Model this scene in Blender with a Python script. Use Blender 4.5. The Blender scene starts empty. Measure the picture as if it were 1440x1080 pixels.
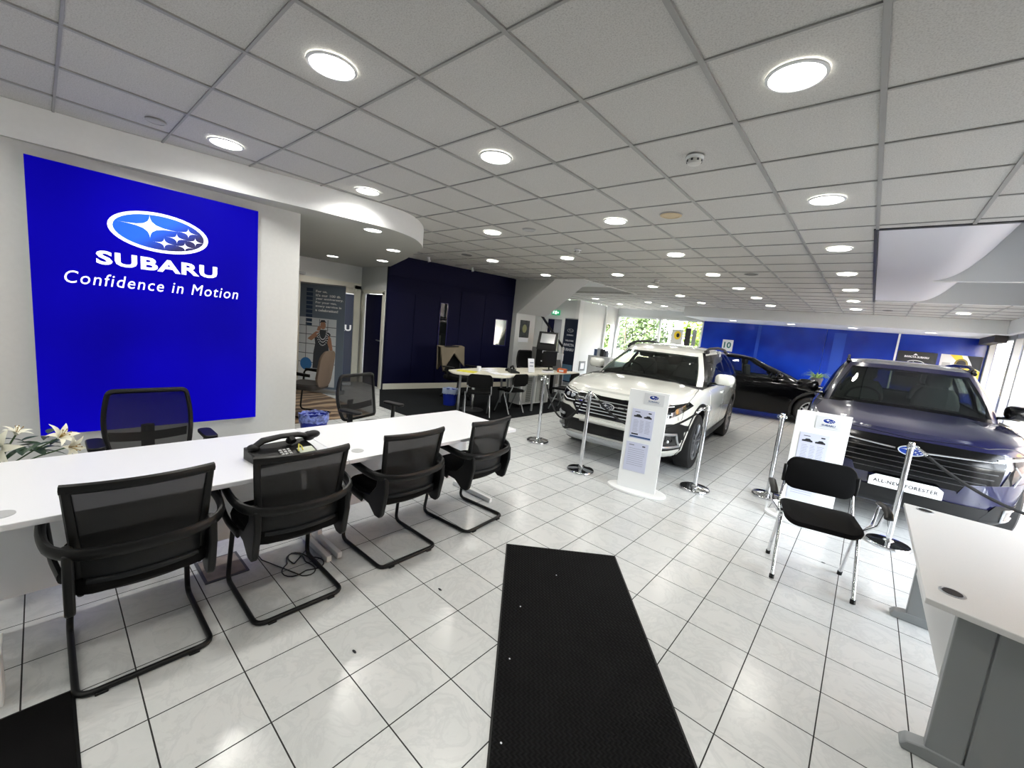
import bpy, bmesh, math, random
from math import sin, cos, pi, radians, sqrt, atan2
from mathutils import Vector, Matrix
from mathutils.bvhtree import BVHTree
from mathutils.geometry import delaunay_2d_cdt
random.seed(7)
scene = bpy.context.scene
COL = scene.collection
V = Vector

# ---------------------------------------------------------------- materials
def lin(c):
    r = []
    for v in c[:3]:
        v = v / 255.0
        r.append(v / 12.92 if v <= 0.04045 else ((v + 0.055) / 1.055) ** 2.4)
    return (r[0], r[1], r[2], 1.0)

MATS = {}
def mat(name, col, rough=0.5, metal=0.0, coat=0.0, spec=0.5, emit=0.0, ecol=None, alpha=1.0, sheen=0.0):
    if name in MATS: return MATS[name]
    m = bpy.data.materials.new(name); m.use_nodes = True
    b = m.node_tree.nodes['Principled BSDF']
    b.inputs['Base Color'].default_value = lin(col)
    b.inputs['Roughness'].default_value = rough
    b.inputs['Metallic'].default_value = metal
    b.inputs['Coat Weight'].default_value = coat
    b.inputs['Coat Roughness'].default_value = 0.03
    b.inputs['Specular IOR Level'].default_value = spec
    b.inputs['Alpha'].default_value = alpha
    b.inputs['Sheen Weight'].default_value = sheen
    if emit:
        b.inputs['Emission Color'].default_value = lin(ecol or col)
        b.inputs['Emission Strength'].default_value = emit
        if emit < 3: m.cycles.emission_sampling = 'NONE'
    m.diffuse_color = lin(col)
    MATS[name] = m
    return m

def nd(m, t, **kw):
    n = m.node_tree.nodes.new(t)
    for k, v in kw.items():
        if hasattr(n, k) and not k.startswith('i_'): setattr(n, k, v)
    return n
def lk(m, a, b): m.node_tree.links.new(a, b)
def mth(m, op, a, b=None):
    n = m.node_tree.nodes.new('ShaderNodeMath'); n.operation = op
    for i, v in enumerate((a, b)):
        if v is None: continue
        if isinstance(v, (int, float)): n.inputs[i].default_value = v
        else: lk(m, v, n.inputs[i])
    return n.outputs[0]
def mixc(m, fac, a, b):
    n = m.node_tree.nodes.new('ShaderNodeMix'); n.data_type = 'RGBA'
    for s, v in ((n.inputs[0], fac), (n.inputs[6], a), (n.inputs[7], b)):
        if isinstance(v, (int, float, tuple)): s.default_value = v
        else: lk(m, v, s)
    return n.outputs[2]
def noise(m, scale, detail=3, vec=None, rough=0.5, dist=0.0):
    n = m.node_tree.nodes.new('ShaderNodeTexNoise')
    n.inputs['Scale'].default_value = scale; n.inputs['Detail'].default_value = detail
    n.inputs['Roughness'].default_value = rough; n.inputs['Distortion'].default_value = dist
    if vec is not None: lk(m, vec, n.inputs['Vector'])
    return n
def ramp(m, fac, stops):
    n = m.node_tree.nodes.new('ShaderNodeValToRGB')
    e = n.color_ramp.elements
    while len(e) < len(stops): e.new(0.5)
    for i, (p, c) in enumerate(stops):
        e[i].position = p; e[i].color = c if isinstance(c, tuple) else (c, c, c, 1)
    lk(m, fac, n.inputs[0]); return n.outputs[0]
def bump(m, h, strength=0.3, dist=0.002):
    n = m.node_tree.nodes.new('ShaderNodeBump')
    n.inputs['Strength'].default_value = strength; n.inputs['Distance'].default_value = dist
    lk(m, h, n.inputs['Height']); lk(m, n.outputs[0], m.node_tree.nodes['Principled BSDF'].inputs['Normal'])
def objco(m):
    n = m.node_tree.nodes.new('ShaderNodeTexCoord'); return n.outputs['Object']
def bs(m): return m.node_tree.nodes['Principled BSDF']

def speckle(name, col, rough=0.6, amount=0.15, scale=200, bumpy=0.0, **kw):
    """a slightly mottled version of a plain material"""
    m = mat(name, col, rough, **kw)
    if len(m.node_tree.nodes) > 2: return m
    n = noise(m, scale, 2, objco(m))
    c = lin(col); d = tuple(x * (1 - amount) for x in c[:3]) + (1,)
    l = tuple(min(1, x * (1 + amount)) for x in c[:3]) + (1,)
    lk(m, ramp(m, n.outputs[0], [(0.3, d), (0.7, l)]), bs(m).inputs['Base Color'])
    if bumpy: bump(m, n.outputs[0], bumpy, 0.001)
    return m

def glassmat(name, tint=(255, 255, 255), rough=0.0, refl=1.0, dark=0.0):
    if name in MATS: return MATS[name]
    m = bpy.data.materials.new(name); m.use_nodes = True
    nt = m.node_tree; nt.nodes.clear()
    out = nt.nodes.new('ShaderNodeOutputMaterial')
    tr = nt.nodes.new('ShaderNodeBsdfTransparent'); tr.inputs[0].default_value = lin(tint)
    gl = nt.nodes.new('ShaderNodeBsdfGlossy'); gl.inputs['Roughness'].default_value = rough
    gl.inputs[0].default_value = (refl, refl, refl, 1)
    fr = nt.nodes.new('ShaderNodeFresnel'); fr.inputs[0].default_value = 1.5
    geo = nt.nodes.new('ShaderNodeNewGeometry')
    mx = nt.nodes.new('ShaderNodeMixShader')
    # keep the same reflectance on both sides of a single sheet
    bt = nt.nodes.new('ShaderNodeMath'); bt.operation = 'SUBTRACT'; bt.inputs[0].default_value = 1.5
    ml = nt.nodes.new('ShaderNodeMath'); ml.operation = 'MULTIPLY'; ml.inputs[1].default_value = 0.8333
    nt.links.new(geo.outputs['Backfacing'], ml.inputs[0]); nt.links.new(ml.outputs[0], bt.inputs[1])
    nt.links.new(bt.outputs[0], fr.inputs[0])
    nt.links.new(fr.outputs[0], mx.inputs[0]); nt.links.new(tr.outputs[0], mx.inputs[1]); nt.links.new(gl.outputs[0], mx.inputs[2])
    if dark:
        df = nt.nodes.new('ShaderNodeBsdfDiffuse'); df.inputs[0].default_value = (0.01, 0.012, 0.012, 1)
        m2 = nt.nodes.new('ShaderNodeMixShader'); m2.inputs[0].default_value = dark
        nt.links.new(tr.outputs[0], m2.inputs[1]); nt.links.new(df.outputs[0], m2.inputs[2])
        nt.links.new(m2.outputs[0], mx.inputs[1])
    nt.links.new(mx.outputs[0], out.inputs[0])
    MATS[name] = m
    return m

def meshfab(name, col, openness=0.35, scale=900):
    """woven mesh cloth: partly see-through"""
    if name in MATS: return MATS[name]
    m = mat(name, col, 0.6, spec=0.4)
    m.node_tree.nodes['Principled BSDF'].inputs['Alpha'].default_value = 1 - openness
    return m

# ---------------------------------------------------------------- mesh builder
class MB:
    def __init__(s): s.bm = bmesh.new(); s.M = Matrix.Identity(4); s.mi = 0
    def v(s, p): return s.bm.verts.new(s.M @ V(p))
    def f(s, vs):
        try: fc = s.bm.faces.new(vs); fc.material_index = s.mi; return fc
        except ValueError: return None
    def box(s, c, d, rz=0, rx=0, ry=0):
        R = Matrix.Translation(V(c)) @ Matrix.Rotation(rz, 4, 'Z') @ Matrix.Rotation(ry, 4, 'Y') @ Matrix.Rotation(rx, 4, 'X')
        vs = [s.v(R @ V((x * d[0] / 2, y * d[1] / 2, z * d[2] / 2))) for x in (-1, 1) for y in (-1, 1) for z in (-1, 1)]
        for q in ((0, 1, 3, 2), (4, 6, 7, 5), (0, 4, 5, 1), (2, 3, 7, 6), (0, 2, 6, 4), (1, 5, 7, 3)): s.f([vs[i] for i in q])
        return s
    def bb(s, x0, x1, y0, y1, z0, z1): return s.box(((x0 + x1) / 2, (y0 + y1) / 2, (z0 + z1) / 2), (abs(x1 - x0), abs(y1 - y0), abs(z1 - z0)))
    def loft(s, rings, closed=True, cap=True, cyc=False):
        R = [[s.v(p) for p in r] for r in rings]
        n = len(R[0])
        rr = R + [R[0]] if cyc else R
        for a, b in zip(rr, rr[1:]):
            for i in range(n if closed else n - 1):
                j = (i + 1) % n
                s.f([a[i], a[j], b[j], b[i]])
        if cap and not cyc and closed:
            s.f(list(reversed(R[0]))); s.f(R[-1])
        return s
    def cyl(s, p0, p1, r0, r1=None, n=20, cap=True):
        p0, p1 = V(p0), V(p1); r1 = r0 if r1 is None else r1
        d = (p1 - p0).normalized(); a = d.orthogonal().normalized(); b = d.cross(a)
        ring = lambda p, r: [p + a * (r * cos(2 * pi * i / n)) + b * (r * sin(2 * pi * i / n)) for i in range(n)]
        return s.loft([ring(p0, r0), ring(p1, r1)], cap=cap)
    def tube(s, pts, r, n=10, fil=0.0, cyc=False, cap=True, flat=None):
        pts = [V(p) for p in pts]
        if fil: pts = fillet(pts, fil, cyc)
        k = len(pts); rings = []
        up = None
        for i, p in enumerate(pts):
            if cyc: d = (pts[(i + 1) % k] - pts[i - 1])
            else: d = (pts[min(i + 1, k - 1)] - pts[max(i - 1, 0)])
            d.normalize()
            if up is None: up = V((0, 0, 1)) if abs(d.z) < 0.9 else V((1, 0, 0))
            a = d.cross(up)
            if a.length < 1e-4: a = d.orthogonal()
            a.normalize(); b = a.cross(d).normalized(); up = b
            rr = r[i] if isinstance(r, (list, tuple)) else r
            fa, fb = flat if flat else (1, 1)
            rings.append([p + a * (rr * fa * cos(2 * pi * j / n)) + b * (rr * fb * sin(2 * pi * j / n)) for j in range(n)])
        return s.loft(rings, cap=cap, cyc=cyc)
    def prism(s, poly, z0, z1):
        return s.loft([[(x, y, z0) for x, y in poly], [(x, y, z1) for x, y in poly]])
    def extr(s, poly, o, ux, uy, depth):
        o, ux, uy = V(o), V(ux), V(uy); n = ux.cross(uy).normalized() * depth
        P = [o + ux * a + uy * b for a, b in poly]
        return s.loft([P, [p + n for p in P]])
    def lathe(s, prof, c=(0, 0, 0), n=32, ax='Z', cap=None):
        rings = []
        for r, h in prof:
            ring = []
            for i in range(n):
                a = 2 * pi * i / n
                p = (r * cos(a), r * sin(a), h) if ax == 'Z' else ((h, r * cos(a), r * sin(a)) if ax == 'X' else (r * sin(a), h, r * cos(a)))
                ring.append(V(c) + V(p))
            rings.append(ring)
        if cap is None: cap = prof[-1][0] < .01
        return s.loft(rings, cap=cap)
    def grid(s, fn, nu, nv):
        G = [[s.v(fn(u / nu, v / nv)) for v in range(nv + 1)] for u in range(nu + 1)]
        for u in range(nu):
            for v in range(nv): s.f([G[u][v], G[u + 1][v], G[u + 1][v + 1], G[u][v + 1]])
        return s
    def ball(s, c, r, n=12, m=8):
        c = V(c); r = V(r) if not isinstance(r, (int, float)) else V((r, r, r))
        rings = []
        for j in range(1, m):
            t = pi * j / m
            rings.append([c + V((r.x * sin(t) * cos(2 * pi * i / n), r.y * sin(t) * sin(2 * pi * i / n), -r.z * cos(t))) for i in range(n)])
        return s.loft(rings)
    def add(s, me, M=None):
        n0 = len(s.bm.verts); nf = len(s.bm.faces)
        s.bm.from_mesh(me)
        s.bm.verts.ensure_lookup_table(); s.bm.faces.ensure_lookup_table()
        T = s.M @ (M or Matrix.Identity(4))
        for v in s.bm.verts[n0:]: v.co = T @ v.co
        for f in s.bm.faces[nf:]: f.material_index = s.mi
        return s
    def build(s, name, mats, parent=None, bevel=0, seg=2, smooth=40, sub=0, solid=0, loc=None, norm=True):
        bm = s.bm
        if norm: bmesh.ops.recalc_face_normals(bm, faces=bm.faces)
        if smooth:
            th = radians(smooth)
            for f in bm.faces: f.smooth = True
            for e in bm.edges:
                e.smooth = len(e.link_faces) == 2 and e.calc_face_angle(0) < th
        me = bpy.data.meshes.new(name); bm.to_mesh(me); bm.free()
        for m in (mats if isinstance(mats, (list, tuple)) else [mats]): me.materials.append(m)
        o = bpy.data.objects.new(name, me); COL.objects.link(o)
        if parent is not None: o.parent = parent
        if loc is not None: o.location = loc
        if solid:
            md = o.modifiers.new('solid', 'SOLIDIFY'); md.thickness = abs(solid); md.offset = -1 if solid > 0 else 1
        if bevel:
            md = o.modifiers.new('bevel', 'BEVEL'); md.width = bevel; md.segments = seg; md.limit_method = 'ANGLE'; md.angle_limit = radians(35)
            md.harden_normals = False
        if sub:
            md = o.modifiers.new('sub', 'SUBSURF'); md.levels = sub; md.render_levels = sub
        return o

def fillet(pts, r, cyc=False, n=5):
    k = len(pts); out = []
    for i, p in enumerate(pts):
        if not cyc and i in (0, k - 1): out.append(p); continue
        a, b = pts[i - 1], pts[(i + 1) % k]
        da, db = (a - p), (b - p)
        rr = min(r, da.length * 0.48, db.length * 0.48)
        da.normalize(); db.normalize()
        if da.dot(db) < -0.995: out.append(p); continue
        p0, p1 = p + da * rr, p + db * rr
        for j in range(n + 1):
            t = j / n
            out.append(p0 * (1 - t) ** 2 + p * (2 * t * (1 - t)) + p1 * t * t)
    return out

def rrect(w, h, r, n=4, cx=0, cy=0):
    out = []
    for sx, sy, a0 in ((1, 1, 0), (-1, 1, 90), (-1, -1, 180), (1, -1, 270)):
        for i in range(n + 1):
            a = radians(a0 + 90 * i / n)
            out.append((cx + sx * (w / 2 - r) + r * cos(a), cy + sy * (h / 2 - r) + r * sin(a)))
    return out

def tag(o, label=None, cat=None, group=None, kind=None):
    if label: o['label'] = label
    if cat: o['category'] = cat
    if group: o['group'] = group
    if kind: o['kind'] = kind
    return o
def root(name, label, cat, loc=(0, 0, 0), rz=0.0, group=None):
    o = bpy.data.objects.new(name, None); COL.objects.link(o)
    o.empty_display_size = 0.1
    o.location = loc; o.rotation_euler = (0, 0, rz)
    return tag(o, label, cat, group)
def struct(o): o['kind'] = 'structure'; return o
def dup(src, loc=None, rz=None, label=None, group=None):
    def cp(o, par):
        c = o.copy(); COL.objects.link(c); c.parent = par
        for ch in kids(o): cp(ch, c)
        return c
    r = cp(src, None)
    if loc is not None: r.location = loc
    if rz is not None: r.rotation_euler = (0, 0, rz)
    if label: r['label'] = label
    if group: r['group'] = group
    return r
def kids(o):
    return list(o.children)

def textmesh(s, size=1.0, bold=0.0, ext=0.0, sx=1.0, shear=0.0, align='CENTER', space=1.0):
    c = bpy.data.curves.new('t', 'FONT'); c.body = s; c.size = size; c.offset = bold; c.extrude = ext
    c.align_x = align; c.align_y = 'CENTER'; c.shear = shear; c.space_character = space; c.resolution_u = 3
    o = bpy.data.objects.new('t', c); COL.objects.link(o)
    dg = bpy.context.evaluated_depsgraph_get()
    me = bpy.data.meshes.new_from_object(o.evaluated_get(dg))
    for v in me.vertices: v.co.x *= sx
    COL.objects.unlink(o); bpy.data.objects.remove(o); bpy.data.curves.remove(c)
    return me
def frame(o, ux, uy):
    ux, uy = V(ux).normalized(), V(uy).normalized(); n = ux.cross(uy)
    M = Matrix.Identity(4)
    for i in range(3): M[i][0] = ux[i]; M[i][1] = uy[i]; M[i][2] = n[i]; M[i][3] = o[i]
    return M
def fit_text(mb, s, o, ux, uy, w, h, bold=0.02, ext=0.001, shear=0.0, space=1.0):
    """text filling a w x h box centred on o, in the plane ux,uy"""
    me = textmesh(s, 1.0, bold, 0.0, 1.0, shear, 'CENTER', space)
    xs = [v.co.x for v in me.vertices]; ys = [v.co.y for v in me.vertices]
    sx = w / (max(xs) - min(xs)); sy = h / (max(ys) - min(ys))
    cx, cy = (max(xs) + min(xs)) / 2, (max(ys) + min(ys)) / 2
    for v in me.vertices: v.co = V(((v.co.x - cx) * sx, (v.co.y - cy) * sy, ext))
    mb.add(me, frame(V(o), ux, uy)); bpy.data.meshes.remove(me)

def star(cx, cy, rx, ry, k=0.16, n=8, tilt=0.0):
    """four pointed star with concave sides"""
    e = 4.6; out = []
    for i in range(4 * n):
        a = 2 * pi * i / (4 * n); c, s_ = cos(a), sin(a)
        # even out the spacing towards the tips
        x = rx * math.copysign(abs(c) ** e, c); y = ry * math.copysign(abs(s_) ** e, s_)
        out.append((cx + x * cos(tilt) - y * sin(tilt), cy + x * sin(tilt) + y * cos(tilt)))
    return out
def ellipse(a, b, n=48, cx=0, cy=0): return [(cx + a * cos(2 * pi * i / n), cy + b * sin(2 * pi * i / n)) for i in range(n)]

def emblem(parent, o, ux, uy, w, blue, white, depth=0.004, name='oval_badge', rim=None):
    """oval badge with one large and five small four-pointed stars"""
    a, b = w / 2, w * 0.245
    o = V(o); ux, uy = V(ux).normalized(), V(uy).normalized(); n = ux.cross(uy)
    m = MB()
    m.extr(ellipse(a * 0.93, b * 0.9, 40), o, ux, uy, depth * 0.6)
    base = m.build(name, blue, parent)
    m = MB()
    E = ellipse(a, b, 40); I = ellipse(a * 0.91, b * 0.86, 40)
    P = lambda q, d: o + ux * q[0] + uy * q[1] + n * d
    m.loft([[P(q, 0) for q in E], [P(q, depth) for q in E], [P(q, depth) for q in I], [P(q, 0) for q in I]], cap=False, cyc=True)
    m.build('rim', rim or white, base)
    m = MB()
    oo = o + n * (depth * 0.6)
    m.extr(star(-a * 0.22, b * 0.23, a * 0.60, b * 0.60, 0.09), oo, ux, uy, depth * 0.3)
    for sx, sy, k in ((0.565, 0.26, 1.0), (0.32, -0.12, 1.0), (0.715, -0.15, .88), (0.06, -0.48, 1.05), (0.49, -0.50, 0.9)):
        m.extr(star(a * sx, b * sy, a * 0.215 * k, b * 0.27 * k, 0.09), oo, ux, uy, depth * 0.3)
    m.build('stars', white, base)
    return base
# ================================================================= CAMERA
F, YAW, PIT, ROL, HC = 576.513, 0.70940957, 0.140092188, 0.101546733, 1.62
fw = V((-sin(YAW) * cos(PIT), cos(YAW) * cos(PIT), -sin(PIT)))
rt = V((cos(YAW), sin(YAW), 0)); up = rt.cross(fw)
r2 = rt * cos(ROL) + up * sin(ROL); u2 = up * cos(ROL) - rt * sin(ROL)
cd = bpy.data.cameras.new('camera'); cam = bpy.data.objects.new('camera', cd); COL.objects.link(cam)
Mx = Matrix.Identity(4)
for i in range(3): Mx[i][0] = r2[i]; Mx[i][1] = u2[i]; Mx[i][2] = -fw[i]
Mx[0][3] = 0; Mx[1][3] = 0; Mx[2][3] = HC
cam.matrix_world = Mx
cd.sensor_width = 36; cd.lens = F / 1440 * 36; cd.clip_start = 0.05; cd.clip_end = 300
scene.camera = cam

# ================================================================= MATERIALS
ZC = 2.818; ZS = 2.57; ZB = 2.52; YB = 16.3
wallm = speckle('wall_paint', (204, 206, 204), 0.7, 0.015, 30)
creamm = mat('cream_gloss_paint', (205, 203, 190), 0.35)
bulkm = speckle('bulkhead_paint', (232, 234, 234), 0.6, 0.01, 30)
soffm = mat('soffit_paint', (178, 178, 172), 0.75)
white = mat('white_laminate', (226, 228, 232), 0.3)
whitep = mat('white_powder_coat', (228, 230, 230), 0.35)
black = mat('black_plastic', (9, 10, 11), 0.42, spec=.3)
blackg = mat('black_gloss', (8, 8, 9), 0.12)
blackf = speckle('black_fabric', (6, 6, 7), 0.9, 0.25, 500, spec=0.2)
charf = mat('charcoal_panel', (20, 23, 26), 0.5, spec=.3)
chrome = mat('chrome', (215, 217, 220), 0.08, 1.0)
steel = mat('brushed_steel', (190, 190, 188), 0.22, 1.0)
greym = mat('grey_powder_coat', (128, 132, 134), 0.42)
dgrey = mat('dark_grey', (62, 64, 66), 0.5)
lgrey = mat('light_grey', (170, 172, 173), 0.5)
paper = mat('paper', (232, 234, 240), 0.6)
inkm = mat('ink', (18, 20, 28), 0.6)
silver = mat('silver_plastic', (178, 181, 184), 0.3, 0.7)

# floor: 32 cm marbled tiles with dark grout
fl = mat('floor_tiles', (196, 199, 198), 0.13)
sep = nd(fl, 'ShaderNodeSeparateXYZ'); oc = objco(fl); lk(fl, oc, sep.inputs[0])
def edge_dist(m, s, off, size):
    t = mth(m, 'FRACT', mth(m, 'DIVIDE', mth(m, 'SUBTRACT', s, off), size))
    return mth(m, 'MULTIPLY', mth(m, 'MINIMUM', t, mth(m, 'SUBTRACT', 1.0, t)), size)
dx = edge_dist(fl, sep.outputs[0], -0.235 - 40 * 0.3192, 0.3192)
dy = edge_dist(fl, sep.outputs[1], 2.133 - 40 * 0.3203, 0.3203)
gr = mth(fl, 'LESS_THAN', mth(fl, 'MINIMUM', dx, dy), 0.0026)
n1 = noise(fl, 5, 8, oc, 0.65, 1.6); n2 = noise(fl, 0.9, 2, oc)
veins = ramp(fl, n1.outputs[0], [(0.0, lin((200, 203, 202))), (0.45, lin((205, 207, 206))), (0.52, lin((193, 196, 196))), (0.57, lin((203, 206, 205))), (1.0, lin((190, 194, 194)))])
veins = mixc(fl, mth(fl, 'MULTIPLY', n2.outputs[0], 0.25), veins, lin((186, 190, 190)))
cellx = mth(fl, 'FLOOR', mth(fl, 'DIVIDE', mth(fl, 'ADD', sep.outputs[0], 0.235), 0.3192))
celly = mth(fl, 'FLOOR', mth(fl, 'DIVIDE', mth(fl, 'SUBTRACT', sep.outputs[1], 2.133), 0.3203))
wn = nd(fl, 'ShaderNodeTexWhiteNoise'); wn.noise_dimensions = '2D'
cv = nd(fl, 'ShaderNodeCombineXYZ'); lk(fl, cellx, cv.inputs[0]); lk(fl, celly, cv.inputs[1]); lk(fl, cv.outputs[0], wn.inputs['Vector'])
veins = mixc(fl, mth(fl, 'MULTIPLY', wn.outputs[0], 0.22), veins, lin((176, 180, 180)))
lk(fl, mixc(fl, gr, veins, lin((26, 25, 24))), bs(fl).inputs['Base Color'])
lk(fl, mth(fl, 'ADD', mth(fl, 'MULTIPLY', gr, 0.6), mth(fl, 'ADD', 0.15, mth(fl, 'MULTIPLY', n2.outputs[0], 0.14))), bs(fl).inputs['Roughness'])
bump(fl, mth(fl, 'SUBTRACT', mth(fl, 'MULTIPLY', n1.outputs[0], 0.06), gr), 0.25, 0.002)

# ceiling tile: fine mineral fibre
ct = mat('ceiling_tile', (188, 187, 184), 0.85)
n = noise(ct, 160, 3, objco(ct)); n3 = noise(ct, 60, 2, objco(ct))
lk(ct, ramp(ct, n.outputs[0], [(0.25, lin((164, 163, 159))), (0.5, lin((190, 189, 185))), (0.8, lin((202, 201, 197)))]), bs(ct).inputs['Base Color'])
bump(ct, n.outputs[0], 0.35, 0.002)
tbar = mat('ceiling_bar', (150, 150, 147), 0.5)

carpet = speckle('dark_carpet', (24, 26, 28), 0.95, 0.4, 350, 0.3, spec=0.1)
wood = mat('wood_vinyl', (112, 88, 66), 0.4)
w = nd(wood, 'ShaderNodeTexWave'); w.inputs['Scale'].default_value = 1.2; w.inputs['Distortion'].default_value = 9; w.inputs['Detail'].default_value = 2
lk(wood, objco(wood), w.inputs[0])
lk(wood, ramp(wood, w.outputs[0], [(0.2, lin((84, 66, 50))), (0.6, lin((128, 104, 80))), (0.9, lin((160, 138, 112)))]), bs(wood).inputs['Base Color'])
navy = mat('navy_panel', (6, 7, 40), 0.6, spec=.12)
blue = mat('blue_panel', (16, 48, 160), 0.16)
n = noise(blue, 1.3, 2, objco(blue))
lk(blue, ramp(blue, n.outputs[0], [(0.3, lin((12, 38, 140))), (0.7, lin((22, 60, 178)))]), bs(blue).inputs['Base Color'])
glass = glassmat('clear_glass', (252, 253, 253))
ledm = mat('led_diffuser', (255, 253, 246), 0.5, emit=9.0)
lbox = mat('sign_blue_lit', (4, 0, 110), 0.6, spec=.05, emit=0.62, ecol=(8, 0, 205))
n = noise(lbox, 1.1, 1, objco(lbox))
lk(lbox, mth(lbox, 'ADD', 0.10, mth(lbox, 'MULTIPLY', n.outputs[0], 0.5)), bs(lbox).inputs['Emission Strength'])
signw = mat('sign_white_lit', (245, 246, 255), 0.3, emit=0.75, ecol=(245, 246, 255))
signb = mat('sign_sky_blue_lit', (30, 90, 230), 0.3, emit=0.35, ecol=(30, 90, 235))
_tc = objco(signb); _sp = nd(signb, 'ShaderNodeSeparateXYZ'); lk(signb, _tc, _sp.inputs[0])
_f = mth(signb, 'ADD', mth(signb, 'MULTIPLY', _sp.outputs[1], 1.7), mth(signb, 'MULTIPLY', mth(signb, 'SUBTRACT', 2.1, _sp.outputs[2]), 2.2))
_c = ramp(signb, mth(signb, 'ADD', _f, .35), [(.25, lin((34, 104, 240))), (.55, lin((28, 60, 170))), (.8, lin((34, 34, 84)))])
lk(signb, _c, bs(signb).inputs['Base Color']); lk(signb, _c, bs(signb).inputs['Emission Color'])
logob = mat('badge_blue', (20, 50, 130), 0.25)

# ================================================================= ROOM
def S(name, mb, m, **k): return struct(mb.build(name, m, None, **k))
FM = MB()
S('floor', MB().bb(-10.6, 2.3, -3.5, 16.4, -0.1, 0.0), fl, smooth=0)
S('floor', MB().bb(-8.8, -5.75, -3.4, 3.45, 0.0, 0.004), wood, smooth=0)
m = MB(); m.prism([(-7.72, 4.75), (-7.12, 8.95), (-4.6, 8.95), (-4.6, 3.9), (-6.3, 3.85), (-7.72, 4.7)], 0.0, 0.007)
S('floor', m, carpet, smooth=0)

# ceiling tiles with two openings
VA = (-7.25, -5.2, 8.15, 10.9); VB = (-0.165, 1.9, 5.06, 11.0)
def inv(x, y, r): return r[0] < x < r[1] and r[2] < y < r[3]
def in_ceil(x, y):
    if inv(x, y, VA) or inv(x, y, VB): return False
    if x > 2.12: return False
    if y > 14.0 and x > -4.9: return False
    if x < -8.5 and y > 13.3: return False
    if x < -7.25 and y < 8.15: return False
    return True
xs = sorted({-10.6, -8.5, -7.9, -7.25, -5.2, -4.9, -0.165, 1.9, 2.12}); ys = sorted({-3.5, 4.5, 8.15, 5.06, 10.9, 11.0, 13.3, 14.0, 16.3})
m = MB()
for x0, x1 in zip(xs, xs[1:]):
    for y0, y1 in zip(ys, ys[1:]):
        if in_ceil((x0 + x1) / 2, (y0 + y1) / 2) or (x1 <= -7.25 and x0 >= -7.9 and 4.5 <= y0 < 8.15): m.bb(x0, x1, y0, y1, ZC + 0.006, ZC + 0.06)
S('ceiling', m, ct, smooth=0)
m = MB()
def seg(vals, test):
    out = []; st = None
    for a, b in zip(vals, vals[1:]):
        ok = test((a + b) / 2)
        if ok and st is None: st = a
        if not ok and st is not None: out.append((st, a)); st = None
    if st is not None: out.append((st, vals[-1]))
    return out
for i in range(-17, 6):
    x = -0.761 + 0.6 * i
    for a, b in seg(ys, lambda y: in_ceil(x, y)): m.bb(x - 0.012, x + 0.012, a, b, ZC - 0.003, ZC + 0.006)
for j in range(-9, 24):
    y = 1.917 + 0.5994 * j
    for a, b in seg(xs, lambda x: in_ceil(x, y)): m.bb(a, b, y - 0.007, y + 0.007, ZC - 0.0015, ZC + 0.006)
S('ceiling_grid', m, tbar, smooth=0)['label'] = 'grey metal ceiling grid between the tiles'

# curved bulkhead over the blue sign
curve = [(-4.79, -3.5), (-4.79, -0.6), (-4.765, -0.1), (-4.72, 0.4), (-4.65, 0.8), (-4.555, 1.32), (-4.46, 1.8), (-4.40, 2.2), (-4.36, 2.52), (-4.38, 2.78), (-4.50, 3.09), (-4.74, 3.38), (-4.99, 3.59)]
# smooth the curve
def crsp(P, n=6):
    out = []
    for i in range(len(P) - 1):
        p0, p1, p2, p3 = P[max(i - 1, 0)], P[i], P[i + 1], P[min(i + 2, len(P) - 1)]
        for k in range(n):
            t = k / n
            out.append(tuple(0.5 * ((2 * b) + (c - a) * t + (2 * a - 5 * b + 4 * c - d) * t * t + (-a + 3 * b - 3 * c + d) * t ** 3) for a, b, c, d in zip(p0, p1, p2, p3)))
    out.append(P[-1]); return out
cs = crsp(curve)
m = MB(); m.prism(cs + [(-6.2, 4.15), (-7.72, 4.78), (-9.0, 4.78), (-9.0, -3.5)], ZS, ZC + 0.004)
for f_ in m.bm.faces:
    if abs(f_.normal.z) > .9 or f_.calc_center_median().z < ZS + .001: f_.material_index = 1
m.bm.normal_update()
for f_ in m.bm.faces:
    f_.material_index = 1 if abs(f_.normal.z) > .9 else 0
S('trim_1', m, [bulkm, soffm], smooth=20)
# walls on the left
S('wall_left', MB().bb(-5.0, -4.8, -3.5, 1.87, 0, ZS), wallm, smooth=0)
S('wall_left', MB().bb(-9.0, -8.8, -3.5, 4.9, 0, ZS), wallm, smooth=0)
m = MB(); m.bb(-8.8, -8.68, 4.76, 4.9, 0, ZS); m.bb(-7.86, -7.70, 4.76, 4.9, 0, ZS); m.bb(-8.68, -7.86, 4.76, 4.9, 2.02, ZS)
S('wall_left', m, wallm, smooth=0)
m = MB(); m.bb(-8.74, -8.66, 4.74, 4.79, 0, 2.04); m.bb(-7.88, -7.80, 4.74, 4.79, 0, 2.04); m.bb(-8.74, -7.80, 4.74, 4.79, 2.0, 2.08)
S('trim_2', m, creamm, smooth=0)
o = S('door_1', MB().bb(-8.66, -7.88, 4.82, 4.86, 0, 2.0), navy, smooth=0)
m = MB(); m.cyl((-7.97, 4.82, 1.02), (-7.97, 4.77, 1.02), .025); m.cyl((-7.97, 4.77, 1.02), (-8.08, 4.77, 1.02), .01); m.build('door_handle', chrome, o)
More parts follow.
